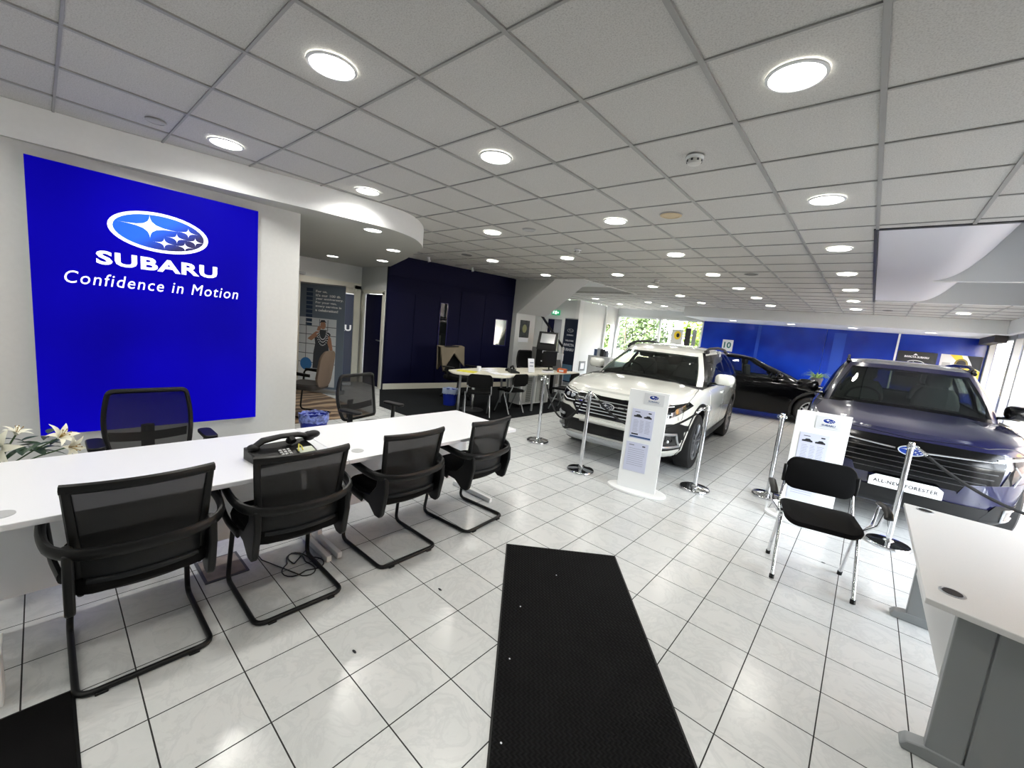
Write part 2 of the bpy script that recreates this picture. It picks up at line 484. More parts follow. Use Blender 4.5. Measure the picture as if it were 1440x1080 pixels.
# angled navy panelled wall
P0, P1 = V((-7.70, 4.75, 0)), V((-7.22, 8.15, 0)); E1 = (P1 - P0).normalized(); N1 = V((E1.y, -E1.x, 0))
def onw(s, z, off=0.0): return P0 + E1 * s + N1 * off + V((0, 0, z))
WM = Matrix.Identity(4)
for i in range(3): WM[i][0] = E1[i]; WM[i][1] = N1[i]; WM[i][3] = P0[i]
L1 = (P1 - P0).length
m = MB(); m.M = WM; m.bb(0, L1, -0.15, 0, 0, ZC + .004)
S('wall_navy', m, navy, smooth=0)
m = MB(); m.M = WM
for a, b, c, d in ((0.0, 0.62, .14, 2.08), (0.625, 1.22, .14, 2.08), (1.8, 2.5, .14, 2.30), (2.505, 2.86, .14, 2.34), (0, L1, 2.40, ZC)):
    m.bb(a + .004, b - .004, 0, .012, c, d)
S('trim_3', m, navy, bevel=.002, smooth=0)
# door leaf with tall vision panel
m = MB(); m.M = WM; m.bb(1.235, 1.79, 0, .014, .14, 2.10)
d2 = S('door_2', m, navy, smooth=0)
refl = glassmat('vision_glass', (70, 80, 80), dark=0.75)
m = MB(); m.M = WM; m.bb(1.262, 1.46, .012, .02, .92, 1.965); m.build('glass_pane', refl, d2)
m = MB(); m.M = WM
for a, b, c, d in ((1.25, 1.265, .9, 1.98), (1.455, 1.47, .9, 1.98), (1.25, 1.47, .9, .915), (1.25, 1.47, 1.965, 1.98)): m.bb(a, b, .012, .026, c, d)
m.build('glass_bead', mat('navy_bead', (28, 26, 90), .3), d2)
# small square window further along
m = MB(); m.M = WM
for a, b, c, d in ((2.865, 2.885, 1.08, 1.76), (3.245, 3.265, 1.08, 1.76), (2.865, 3.265, 1.08, 1.10), (2.865, 3.265, 1.74, 1.76)): m.bb(a, b, .0, .02, c, d)
w1 = S('window_1', m, mat('navy_bead', (28, 26, 90), .3), smooth=0)
m = MB(); m.M = WM; m.bb(2.885, 3.245, .002, .008, 1.10, 1.74); m.build('glass_pane', mat('mirror_pane', (150, 160, 155), .06, .85), w1)
m = MB(); m.M = WM; m.bb(0, L1, 0, .02, 0, .13); S('baseboard_left', m, creamm, bevel=.004, smooth=0)

# white wall, stair flight underside, void above the stair
m = MB(); m.bb(-7.3, -7.08, 8.15, 8.95, 0, 1.97); S('wall_left', m, wallm, smooth=0)
m = MB()
poly = [(-7.25, 1.96), (-7.07, 1.96), (-6.0, 2.80), (-5.72, 3.02), (-7.25, 3.02)]
m.extr(poly, (0, 8.15, 0), (1, 0, 0), (0, 0, 1), -1.25)
S('stair_flight', m, mat('stair_soffit', (196, 197, 194), .7), smooth=0)['label'] = 'sloping underside of the upper stair flight'
m = MB()
m.bb(-7.25, -5.2, 8.15, 10.9, 3.0, 3.05)
m.bb(-7.3, -5.15, 10.9, 10.95, ZC, 3.05); m.bb(-5.2, -5.15, 8.1, 10.95, ZC, 3.05); m.bb(-7.3, -5.2, 8.1, 8.15, ZC, 3.05); m.bb(-7.3, -7.25, 8.1, 10.95, ZC, 3.05)
S('trim_4', m, mat('void_paint', (225, 226, 224), .7), smooth=0)
# stair hall
S('wall_left', MB().bb(-10.7, -10.6, 8.1, 13.4, 0, ZC), wallm, smooth=0)
S('wall_left', MB().bb(-10.6, -7.3, 8.05, 8.15, 0, ZC), wallm, smooth=0)
m = MB(); m.bb(-10.6, -9.9, 13.3, 13.45, 0, ZC); m.bb(-9.2, -8.46, 13.3, 13.45, 0, ZC); m.bb(-9.9, -9.2, 13.3, 13.45, 2.06, ZC)
S('wall_back', m, wallm, smooth=0)
o = S('door_3', MB().bb(-9.9, -9.2, 13.36, 13.4, 0, 2.06), mat('grey_door', (150, 152, 158), .5), smooth=0)
MB().bb(-9.88, -9.6, 13.33, 13.36, .02, 2.04).build('door_panel', navy, o, smooth=0)
S('wall_left', MB().bb(-8.6, -8.5, 13.3, 15.3, 0, ZC), wallm, smooth=0)
m = MB(); m.bb(-8.6, -8.43, 15.3, 15.42, 0, ZC); m.bb(-8.6, -8.46, 16.12, 16.3, 0, ZC); m.bb(-8.6, -8.46, 15.4, 16.15, 2.1, ZC); m.bb(-8.6, -8.46, 15.4, 16.15, 0, .9)
S('wall_left', m, wallm, smooth=0)
S('trim_5', MB().bb(-8.56, -8.42, 13.22, 13.5, 0, ZC - .001), mat('grey_column', (214, 214, 212), .7), smooth=0)
# back wall: window to the left, blue panels to the right
m = MB(); m.bb(-8.6, 2.3, YB, YB + .15, ZB, ZC + .3); m.bb(-8.6, -4.9, YB, YB + .15, 0, .5); m.bb(-8.6, -8.42, YB, YB + .15, 0, ZB)
S('wall_back', m, wallm, smooth=0)
m = MB()
for x in (-8.39, -6.55, -4.93): m.bb(x - .035, x + .035, YB - .02, YB + .08, .5, ZB)
m.bb(-8.42, -4.9, YB - .02, YB + .08, .5, .57); m.bb(-8.42, -4.9, YB - .02, YB + .08, ZB - .06, ZB)
w2 = S('window_2', m, whitep, smooth=0)
MB().bb(-8.38, -4.94, YB + .02, YB + .03, .55, ZB - .05).build('glass_pane', glass, w2, smooth=0)
S('wall_back', MB().bb(-4.9, 2.3, YB, YB + .15, 0, ZB), wallm, smooth=0)
m = MB()
xx = [-4.9, -3.04, -1.2, .46, 2.22]
for a, b in zip(xx, xx[1:]): m.bb(a + .004, b - .004, YB - .02, YB, .1, ZB)
S('trim_6', m, blue, smooth=0)
m = MB(); m.bb(.455, .50, YB - .035, YB - .02, .1, ZB); S('trim_7', m, whitep, smooth=0)
m = MB(); m.bb(-3.1, -3.0, YB - .03, YB - .02, .1, ZB); m.bb(-1.0, -.7, YB - .03, YB - .02, .1, ZB - .1)
S('trim_8', m, mat('pale_blue_streak', (40, 74, 176), .18), smooth=0)  # pale streaks: reflections painted onto the wall in lighter blue
# back and right bulkheads
m = MB(); m.bb(-4.9, 2.6, 14.0, YB + .1, ZB, ZC + .05); m.bb(2.12, 2.6, -3.5, 14.0, ZB, ZC + .05)
S('trim_9', m, bulkm, smooth=0)
# glazed right wall
m = MB(); mg = MB()
posts = [(2.8, .05), (4.4, .05), (5.7, .05), (8.0, .05), (10.3, .05), (12.9, .05), (13.72, .1), (16.2, .1)]
for y, w_ in posts: m.bb(2.21, 2.33, y - w_, y + w_, 0, ZB)
m.bb(2.22, 2.31, 2.75, 16.3, 0, .12); m.bb(2.22, 2.31, 2.75, 16.3, ZB - .1, ZB)
w3 = S('window_3', m, mat('window_frame_grey', (150, 153, 155), .4), smooth=0)
MB().bb(2.26, 2.27, 2.75, 16.25, .1, ZB - .08).build('glass_pane', glass, w3, smooth=0)
m = MB(); m.bb(2.0, 2.2, 14.3, 16.1, ZB - .16, ZB); S('trim_10', m, mat('blind_box_dark', (38, 34, 34), .6), smooth=0)
# unseen walls behind and beside the camera, closed to hold back near daylight
S('wall_front', MB().bb(-9.0, 2.4, -3.6, -3.5, 0, ZC), wallm, smooth=0)
S('wall_right', MB().bb(2.2, 2.4, -3.5, 2.75, 0, ZB), wallm, smooth=0)

# ceiling void with coved side on the right
m = MB()
def cove(x):  # height of the lining at x
    t = max(0.0, min(1.0, (x - 0.42) / 0.75))
    return ZC + 0.03 + 0.85 * t ** 2.1
prof = [VB[0] + 0.012 + (VB[1] - VB[0] - .012) * i / 40 for i in range(41)]
yy0, yy1 = VB[2] + .03, VB[3]
for a, b in zip(prof, prof[1:]):
    m.f([m.v((a, yy0, cove(a))), m.v((b, yy0, cove(b))), m.v((b, yy1, cove(b))), m.v((a, yy1, cove(a)))])
bmesh.ops.remove_doubles(m.bm, verts=m.bm.verts, dist=1e-5)
covem = mat('cove_paint', (214, 214, 220), .6)
S('trim_11', m, covem, smooth=60, norm=False)
def beam(y, ztop, zbot, th, nm, xr=VB[1]):
    m = MB(); pts = []
    N = 24; x0 = VB[0] + .02
    top = [(x0 + (xr - x0) * i / N) for i in range(N + 1)]
    # the part of the beam to the right of / below the cove lining
    poly = [(x, zbot) for x in top if cove(x) <= zbot + 1e-3 or True]
    up_ = [(x, max(zbot, min(ztop, cove(x) + .001))) for x in reversed(top)]
    x_s = None
    P = [(top[0], zbot), (top[-1], zbot)] + [(x, max(zbot + .001, cove(x))) for x in reversed(top)]
    m.extr(P, (0, y, 0), (1, 0, 0), (0, 0, 1), -th)
    S(nm, m, mat('beam_paint', (222, 224, 222), .6), smooth=0)
beam(10.97, 4, ZC + .004, .06, 'trim_12')
m = MB()
N = 24; X0 = .46
T = [X0 + (VB[1] - X0) * i / N for i in range(N + 1)]
m.extr([(X0, cove(X0) - .004), (VB[1], ZC + .02)] + [(x, cove(x) + .0) for x in reversed(T)], (0, 8.36, 0), (1, 0, 0), (0, 0, 1), -.12)
S('trim_13', m, mat('beam_paint', (222, 224, 222), .6), smooth=0)
m = MB()
m.bb(VB[0] - .02, VB[0] + .006, VB[2], VB[3], ZC - .002, ZC + .5); m.bb(VB[0] - .02, VB[1], VB[2] - .015, VB[2] + .03, ZC - .004, ZC + .035)  # the strip along the near edge paints in the shadow there
S('trim_14', m, mat('dark_edge_and_shade', (48, 48, 48), .5), smooth=0)
m = MB(); m.bb(VB[0], VB[1] + .05, VB[2] - .02, VB[3] + .05, 3.75, 3.8); m.bb(VB[1], VB[1] + .03, VB[2], VB[3], ZC, 3.75); m.bb(VB[0], VB[1], VB[2] - .03, VB[2], ZC + .035, 3.75); m.bb(VB[0] - .05, VB[0] - .02, VB[2], VB[3], ZC + .06, 3.75); m.bb(VB[0], VB[1], VB[3] + .01, VB[3] + .04, ZC + .06, 3.75)
S('trim_15', m, covem, smooth=0)

# ================================================================= LIGHTS
def lamp(parent, loc, power, size=0.2, col=(1.0, 0.965, 0.90)):
    L = bpy.data.lights.new('lamp', 'AREA'); L.shape = 'DISK'; L.size = size; L.energy = power; L.color = col
    L.spread = radians(150)
    o = bpy.data.objects.new('lamp', L); COL.objects.link(o); o.location = loc; o.parent = parent
    return o
def downlight(x, y, z, label, group, r=.105, power=9):
    t = root('downlight', label, 'ceiling light', (x, y, z), 0, group)
    m = MB(); m.lathe([(r + .016, 0), (r + .014, -.006), (r + .002, -.008), (r, -.002), (r, 0)], n=32); m.build('trim_ring', whitep, t)
    m = MB(); m.lathe([(r, 0.0), (r, -.003), (r * .5, -.0035), (.001, -.0035)], n=32); m.build('diffuser', ledm, t)
    lamp(t, (0, 0, -.014), power, r * 1.8)
    return t
PW = 6.5
dl0 = downlight(-2.276, 1.018, ZC - .0, 'round white recessed LED downlight in the tiled showroom ceiling', 'downlights in the tiled ceiling', power=PW)
main = [(-4.113, 1.026), (-2.29, 2.229), (-4.101, 2.237), (-.453, 2.214), (-.466, 4.019), (-2.267, 4.035), (-4.057, 4.006), (-4.051, 5.789), (-2.277, 5.841), (-.476, 5.829), (-.469, 7.547), (-2.26, 7.561), (-4.013, 7.514), (-5.784, 7.516), (-3.983, 9.17), (-2.238, 9.249), (-.481, 9.257), (-.486, 10.955), (-2.226, 10.874), (-3.962, 10.879), (-3.933, 12.546), (-2.22, 12.603), (-.485, 12.669), (1.261, 12.688), (-5.641, 14.179), (-7.308, 14.139), (-7.365, 12.469), (-5.727, 13.0), (-5.784, 5.789), (-.45, .4), (-2.28, -.8), (-.45, -1.4), (-4.1, -.8), (-4.1, -2.6), (-2.28, -2.6), (-.45, -3.0), (-5.8, 9.2)][:-1]  # the last ones, unseen round the camera, are added for extra light
for x, y in main: dup(dl0, (x, y, ZC))
for x, y in ((-9.2, 10.2), (-9.0, 12.2)): dup(dl0, (x, y, ZC), label='added round white downlight brightening the stair hall', group='added downlights in the stair hall')  # extra lamps added only to brighten the stair hall
sl0 = downlight(-4.648, 2.624, ZS, 'round white downlight in the lowered curved soffit beside the blue sign', 'downlights in the curved soffit', r=.095, power=6.0)
for x, y in ((-5.682, 3.56), (-7.849, 3.644), (-7.06, 4.207)): dup(sl0, (x, y, ZS))
bl0 = downlight(-3.6, 14.9, ZB, 'round downlight in the underside of the far bulkhead', 'downlights under the far bulkhead', r=.1, power=5)
for x in (-2.0, -.55, 1.0): dup(bl0, (x, 14.9, ZB))

def smoke(x, y, label):
    t = root('smoke_detector', label, 'smoke detector', (x, y, ZC - .003))
    m = MB(); m.lathe([(.055, 0), (.055, -.012), (.048, -.018), (.03, -.018), (.03, -.0)], n=24); m.build('base', whitep, t)
    m = MB(); m.lathe([(.046, -.018), (.046, -.03), (.038, -.045), (.02, -.052), (.001, -.052)], n=24); m.build('sensor_head', mat('off_white', (205, 205, 200), .5), t)
    m = MB()
    for i in range(8):
        a = 2 * pi * i / 8; m.box((.046 * cos(a), .046 * sin(a), -.028), (.006, .012, .012), rz=a)
    m.build('vent', dgrey, t)
smoke(-1.073, 2.829, 'white smoke detector in the ceiling tile nearest the camera')
smoke(-3.486, 5.226, 'white smoke detector above the middle desks')
smoke(-3.491, 8.195, 'small white smoke detector far along the ceiling above the white car')
def disc(x, y, col, label, r=.1, cat='ceiling speaker'):
    t = root('ceiling_speaker' if cat != 'cover' else 'cover_plate', label, cat if cat != 'cover' else 'cover plate', (x, y, ZC - .0))
    m = MB(); m.lathe([(r, .0), (r, -.008), (r * .8, -.012), (r * .78, -.008), (.001, -.008)], n=28); m.build('grille', col, t)
    if cat != 'cover':
        m = MB(); m.lathe([(r + .006, 0), (r + .005, -.005), (r - .004, -.0055), (r - .004, 0)], n=28); m.build('rim', lgrey, t)
disc(-1.668, 4.017, mat('yellowed_plastic', (190, 172, 138), .6), 'yellowed round ceiling speaker between two downlights')
disc(-3.446, 4.04, lgrey, 'pale grey round ceiling speaker left of the yellowed one', .08)
disc(-1.668, 7.507, mat('grey_grille', (110, 110, 108), .6), 'grey round ceiling speaker over the white car')
disc(.078, 12.628, mat('grey_grille', (110, 110, 108), .6), 'grey round ceiling speaker near the far bulkhead')
disc(-5.847, 5.184, mat('grey_grille', (110, 110, 108), .6), 'grey round ceiling speaker near the navy wall')
disc(-4.139, .603, mat('tile_disc', (176, 175, 172), .7), 'blank round cover plate flush in a tile near the sign', .06, 'cover')
def sprink(x, y, label):
    t = root('spotlight', label, 'spotlight', (x, y, ZC))
    m = MB(); m.cyl((0, 0, 0), (0, 0, -.02), .03); m.build('base', whitep, t)
    m = MB(); m.cyl((0, 0, -.02), (.01, .02, -.09), .022, .03); m.build('spotlight_head', whitep, t)
sprink(-7.02, 5.209, 'small white ceiling spotlight at the soffit end of the navy wall')
sprink(-7.0, 6.394, 'small white ceiling spotlight midway along the navy wall')

# daylight
wd = bpy.data.worlds.new('world'); scene.world = wd; wd.use_nodes = True
bg = wd.node_tree.nodes['Background']
sky = wd.node_tree.nodes.new('ShaderNodeTexSky')
sky.sky_type = 'NISHITA'; sky.sun_disc = False; sky.sun_elevation = radians(38); sky.sun_rotation = radians(200); sky.air_density = 1.2; sky.dust_density = 3.0
hs = wd.node_tree.nodes.new('ShaderNodeHueSaturation'); hs.inputs['Saturation'].default_value = 0.25
wd.node_tree.links.new(sky.outputs[0], hs.inputs['Color']); wd.node_tree.links.new(hs.outputs[0], bg.inputs[0])
bg.inputs[1].default_value = 4.7
def portal(loc, rot, sx, sy):
    L = bpy.data.lights.new('window_portal', 'AREA'); L.shape = 'RECTANGLE'; L.size = sx; L.size_y = sy; L.cycles.is_portal = True
    o = bpy.data.objects.new('window_portal', L); COL.objects.link(o); o.location = loc; o.rotation_euler = rot
portal((2.5, 9.5, 1.3), (0, radians(90), 0), 2.5, 13.7)
portal((-6.6, 16.6, 1.5), (radians(-90), 0, 0), 3.5, 2.0)
scene.view_settings.view_transform = 'Standard'; scene.view_settings.look = 'None'; scene.view_settings.gamma = 1.0
scene.view_settings.use_curve_mapping = False
scene.view_settings.exposure = 0.62
scene.cycles.use_denoising = True
scene.cycles.max_bounces = 7; scene.cycles.diffuse_bounces = 4; scene.cycles.transparent_max_bounces = 12
scene.cycles.sample_clamp_indirect = 6.0
scene.cycles.caustics_reflective = False; scene.cycles.caustics_refractive = False

# ================================================================= LIT BLUE SIGN
t = root('lightbox_sign', 'large square backlit blue wall sign with oval star logo and white slogan', 'sign', (-4.8, .70, 0))
MB().bb(0, .066, -.735, .745, .41, 2.475).build('housing', whitep, t, bevel=.003)
face = MB().bb(.066, .08, -.735, .745, .41, 2.475).build('sign_face', lbox, t, smooth=0)
UX, UZ = (0, 1, 0), (0, 0, 1)
m = MB()
fit_text(m, 'SUBARU', (.083, .708 - .70, 1.83), UX, UZ, .80, .108, bold=.034, space=1.08, ext=.001)
m.build('brand_lettering', signw, t, smooth=0)
m = MB(); fit_text(m, 'Confidence in Motion', (.083, .705 - .70, 1.654), UX, UZ, 1.145, .096, bold=.0, ext=.001, shear=.2, space=1.15)
m.build('slogan_lettering', signw, t, smooth=0)
emblem(t, (.0805, .708 - .70, 2.098), UX, UZ, .66, signb, signw, .006, 'oval_badge')
# ================================================================= MESH VISITOR CHAIRS
meshf = meshfab('chair_mesh', (7, 8, 9), 0.05)
meshf2 = meshfab('task_chair_mesh', (6, 6, 8), 0.18)
def visitor_chair(label, loc, rz):
    t = root('visitor_chair', label, 'chair', loc, rz, 'mesh visitor chairs along the white desk')
    # steel sled frame
    m = MB()
    pts = [(-.19, -.16, .40), (-.205, .19, .405), (-.22, .245, .0135), (-.22, -.25, .0135), (.22, -.25, .0135), (.22, .245, .0135), (.205, .19, .405), (.19, -.16, .40)]
    m.tube(pts, .0125, 12, fil=.055)
    m.cyl((-.2, .10, .405), (.2, .10, .405), .01); m.cyl((-.2, -.12, .405), (.2, -.12, .405), .01)
    fr = m.build('sled_frame', black, t)
    for x in (-.15, .15): MB().bb(x - .02, x + .02, -.268, -.236, .0, .012).build('glide', black, fr, bevel=.003)
    # seat
    m = MB()
    def seat(z, k): return [(x * k, y * k - .0, z) for x, y in rrect(.47, .45, .09, 5)]
    m.loft([seat(.412, .93), seat(.42, .98), seat(.452, 1.0), seat(.476, .97), seat(.486, .86)])
    m.build('seat', blackf, t)
    def B(u, v, off=0):
        hw = .185 + .036 * v
        return V((u * hw, -.205 - .055 * max(v, 0) ** 1.3 + .035 * u * u - off, .425 + .44 * v))
    fb = []
    m = MB()
    for sgn in (-1, 1):
        pts = [B(sgn, v / 8) for v in range(9)]
        m.tube(pts, [.017 - .004 * (i / 8) for i in range(9)], 8, flat=(1, 1.2))
    m.tube([B(u / 6 * 1.06, 1.0) for u in range(-6, 7)], .013, 8, flat=(1, 1.6))
    m.tube([B(u / 6, 0.0) for u in range(-6, 7)], .016, 8, flat=(1, 1.5))
    bf = m.build('back_frame', black, t)
    m = MB(); m.grid(lambda a, b: B(2 * a - 1, .33 + .66 * b), 10, 8); m.build('back_mesh', meshf, t, solid=0)
    m = MB(); m.grid(lambda a, b: B((2 * a - 1) * .97, -.04 + .40 * b, .004 + .02 * sin(pi * b)), 12, 10); m.build('lumbar_panel', charf, t, solid=.012)
    m = MB(); m.tube([B(u / 8 * .93, .1, .03) for u in range(-8, 9)], .012, 8, flat=(.8, 1)); m.build('lumbar_ridge', charf, bf)
    # one arm band wrapped around the back
    m = MB()
    P = [(-.275, .17, .655), (-.285, .02, .652), (-.285, -.10, .64), (-.262, -.2, .625), (-.19, -.262, .615), (-.08, -.285, .61), (.0, -.29, .61)]
    P += [(-x, y, z) for x, y, z in reversed(P[:-1])]
    m.tube([tuple(q) for q in crsp(P, 3)], .021, 10, flat=(.75, 1.25)); m.build('arm_band', black, t)
    for s in (-1, 1):
        m = MB()
        m.tube([(s * .275, .165, .655), (s * .278, .215, .62), (s * .272, .205, .53), (s * .262, .10, .45), (s * .24, -.02, .415)], .026, 10, fil=.04, flat=(.5, 1.2))
        m.build('arm_support', black, t)
        m = MB(); poly = [(-.19, .635), (-.262, .62), (-.268, .52), (-.235, .37), (-.215, .345), (-.165, .345), (-.09, .40), (.03, .415), (.03, .445), (-.10, .47), (-.165, .54)]
        m.extr(poly, (s * .205 - .016 + (.018 * s), 0, 0), (0, 1, 0), (0, 0, 1), .032)
        m.build('side_bracket', black, t, bevel=.008)
    return t
vc = visitor_chair('black mesh visitor chair at the near left end of the long white desk', (-2.345, .253, 0), radians(90))
dup(vc, (-2.32, .872, 0), radians(89.5), 'black mesh visitor chair standing in front of the black telephone')
dup(vc, (-2.36, 1.58, 0), radians(91), 'black mesh visitor chair, third along the desk from the flowers, just past the telephone')
dup(vc, (-2.375, 2.30, 0), radians(95), 'black mesh visitor chair at the far right end of the long white desk')

# ================================================================= LONG WHITE DESKS
def tdesk(label, x0, x1, y0, y1, legy, grom, near=True):
    t = root('desk', label, 'desk', ((x0 + x1) / 2, (y0 + y1) / 2, 0), 0, 'white desks pushed end to end')
    cx, cy = (x0 + x1) / 2, (y0 + y1) / 2
    L = lambda a: a - cx
    MB().bb(L(x0), L(x1), y0 - cy, y1 - cy, .703, .729).build('desktop', white, t, bevel=.003)
    MB().bb(-.18 - .0, -.162, y0 - cy + .04, y1 - cy - .04, .14, .702).build('modesty_panel', white, t, bevel=.002)
    for ly in legy:
        m = MB(); yy = ly - cy
        m.bb(L(x1) - .50, L(x1) - .455, yy - .016, yy + .016, .03, .69)
        m.bb(L(x0) + .06, L(x1) - .10, yy - .016, yy + .016, .686, .703)
        m.bb(L(x0) + .12, L(x1) - .16, yy - .016, yy + .016, .0, .04)
        m.build('leg', whitep, t, bevel=.004)
    for gx, gy in grom:
        m = MB(); m.lathe([(.038, .729), (.038, .7315), (.03, .732), (.001, .731)], (gx - cx, gy - cy, 0), 24); m.build('cable_grommet', lgrey, t)
    return t
t = tdesk('long white desk under the blue sign, carrying the black telephone', -3.035, -2.235, -.40, 1.183, (-.32, 1.165), [(-2.34, -.128)])
t = tdesk('long white desk continuing the telephone desk towards the cars', -3.035, -2.235, 1.187, 2.722, (1.235, 2.66), [(-2.37, 1.31)])
# white box corner at the left end
t = root('storage_box', 'white box on the floor under the left end of the long desk', 'box', (-2.31, -.33, 0))
MB().bb(-.05, .07, -.18, .18, 0, .22).build('box_body', whitep, t, bevel=.004); MB().bb(-.055, .075, -.185, .185, .22, .235).build('box_lid', whitep, t, bevel=.003)
# cable coil on the floor and floor socket box
m = MB(); pts = []
for i in range(60):
    a = i / 59 * 3.4 * pi; r = .10 + .03 * sin(i * .5)
    pts.append((-2.47 + r * cos(a) * 1.2, .98 + r * sin(a) * .9 + i * .0012, .006 + .00003 * i))
pts = [(-2.72, .86, .006), (-2.66, .86, .006)] + pts + [(-2.62, 1.12, .006)]
m.tube(pts, .0035, 6); tag(m.build('cable', black, None), 'thin black cable coiled on the tiles behind the telephone chair', 'cable')
t = root('floor_box', 'worn metal floor socket box cover set in the tiles under the desk', 'floor box', (-2.73, .665, 0))
MB().bb(-.13, .13, -.11, .11, 0, .006).build('frame', dgrey, t, smooth=0)
fbm = speckle('worn_metal', (128, 118, 112), .6, .3, 12, metal=.0)
MB().bb(-.115, .115, -.095, .095, .006, .009).build('lid', fbm, t, smooth=0)

# ================================================================= TELEPHONE
t = root('desk_telephone', 'black office desk telephone lying on the long white desk', 'telephone', (-2.47, .93, .729), radians(7))
m = MB(); prof = [(-.10, 0), (.10, 0), (.10, .02), (.02, .05), (-.10, .07)]
m.extr(prof, (0, -.20, 0), (1, 0, 0), (0, 0, 1), -.34)
m.build('base', black, t, bevel=.006)
m = MB(); m.tube([(-.055, .03, .075), (-.03, .03, .10), (-.005, .03, .085)], .02, 8)
hs_ = m.build('cradle', black, t)
m = MB(); m.tube([(-.05, -.17, .075), (-.05, -.12, .105), (-.05, -.02, .115), (-.05, .08, .11), (-.05, .15, .09)], [.018, .022, .018, .02, .02], 10, flat=(1.2, .8))
m.ball((-.05, -.17, .07), (.03, .035, .024)); m.ball((-.05, .15, .09), (.032, .04, .03))
m.build('handset', black, t)
m = MB(); n1_ = V((.5, 0, .87)); 
for i in range(4):
    for j in range(3):
        m.box((.075 - i * .017, -.06 + j * .022, .0345 + i * .0066), (.011, .015, .006), ry=radians(20))
m.build('keypad', lgrey, t)['kind'] = 'stuff'
m = MB(); m.box((.055, .075, .043), (.05, .09, .004), ry=radians(20)); m.build('screen', mat('lcd', (150, 158, 140), .25), t)
m = MB(); m.ball((-.04, .17, .10), (.03, .045, .024)); m.build('camera_arm', black, t, bevel=.004)
m = MB(); m.tube([(.075, .02, .05), (.055, .03, .085), (.045, .05, .07), (.06, .055, .045)], .004, 6); m.build('yellow_lead', mat('yellow_cable', (196, 186, 70), .5), t)
m = MB(); m.box((.07, -.17, .03), (.05, .03, .02)); m.build('red_tab', mat('dark_red', (90, 20, 24), .5), t, bevel=.003)
# trailing wire over the desk edge
# ================================================================= LILIES
t = root('lily_bouquet', 'white lilies with dark leaves in a vase behind the left end of the desk', 'flowers', (-3.26, -.19, 0))
m = MB(); m.lathe([(.09, 0), (.11, .02), (.09, .3), (.07, .5), (.085, .62), (.078, .62), (.06, .5), (.07, .05), (.001, .04)], n=28); m.build('vase', mat('dark_vase', (20, 22, 24), .2), t)
leafm = mat('lily_leaf', (36, 62, 40), .45); petm = mat('lily_petal', (232, 232, 214), .5); stm = mat('lily_stem', (58, 84, 46), .5)
rl = random.Random(4)
def leaf(m, p, d, L, w, droop=.3, n=6):
    d = V(d).normalized(); s_ = d.cross(V((0, 0, 1))); s_ = s_.normalized() if s_.length > .01 else V((1, 0, 0))
    p = V(p); pa = pb = None
    for i in range(n + 1):
        q = i / n; c = p + d * (L * q) + V((0, 0, -droop * L * q * q)); ww = w * sin(pi * min(1, q * .96 + .02)) ** .8
        a, b, cc = m.v(c + s_ * ww), m.v(c - V((0, 0, ww * .35))), m.v(c - s_ * ww)
        if pa: m.f([pa[0], a, b, pa[1]]); m.f([pa[1], b, cc, pa[2]])
        pa = (a, b, cc)
def lily(parent, p, d, sz):
    m = MB(); d = V(d).normalized(); a = d.orthogonal().normalized(); b = d.cross(a)
    for k in range(6):
        an = 2 * pi * k / 6 + .3; r = a * cos(an) + b * sin(an); s_ = d.cross(r)
        prev = None
        for i in range(7):
            q = i / 6; c = V(p) + d * (sz * (.9 * q - .45 * q ** 3)) + r * (sz * (.12 + .95 * q ** 1.8)); w_ = sz * .2 * sin(pi * min(1, .1 + q * .88))
            x, y, z = m.v(c + s_ * w_), m.v(c - d * w_ * .3), m.v(c - s_ * w_)
            if prev: m.f([prev[0], x, y, prev[1]]); m.f([prev[1], y, z, prev[2]])
            prev = (x, y, z)
    o = m.build('lily_flower', petm, parent)
    m = MB()
    for k in range(5):
        an = 2 * pi * k / 5; r = a * cos(an) + b * sin(an)
        m.tube([V(p), V(p) + d * sz * .5 + r * sz * .12, V(p) + d * sz * .75 + r * sz * .25], sz * .018, 5); m.ball(V(p) + d * sz * .76 + r * sz * .25, sz * .05, 6, 4)
    m.build('stamens', mat('stamen', (150, 120, 40), .6), o)
for p, d, sz in (((.02, .02, .74), (.8, -.25, .25), .10), ((.06, .23, .78), (.5, .5, .6), .075), ((.10, .26, .735), (.6, .7, .0), .07), ((0, -.12, .76), (.6, -.5, .3), .08), ((-.05, .08, .79), (.1, .3, .9), .06)):
    lily(t, p, d, sz)
for k, (p, q_) in enumerate((((0, 0, .6), (.02, .02, .74)), ((0, 0, .6), (.06, .23, .78)), ((0, 0, .6), (.10, .26, .735)), ((0, 0, .6), (0, -.12, .76)), ((0, 0, .6), (-.05, .08, .79)))):
    MB().tube([p, V(p) * .4 + V(q_) * .6 + V((0, 0, .01)), q_], .004, 6).build('stem', stm, t)
m = MB()
for k in range(34):
    an = rl.uniform(-pi, pi); p = (rl.uniform(-.04, .08), rl.uniform(-.06, .2), rl.uniform(.70, .79))
    leaf(m, p, (cos(an), sin(an), rl.uniform(-.1, .6)), rl.uniform(.08, .15), rl.uniform(.012, .02), rl.uniform(.2, .6))
m.build('leaves', leafm, t)['kind'] = 'stuff'

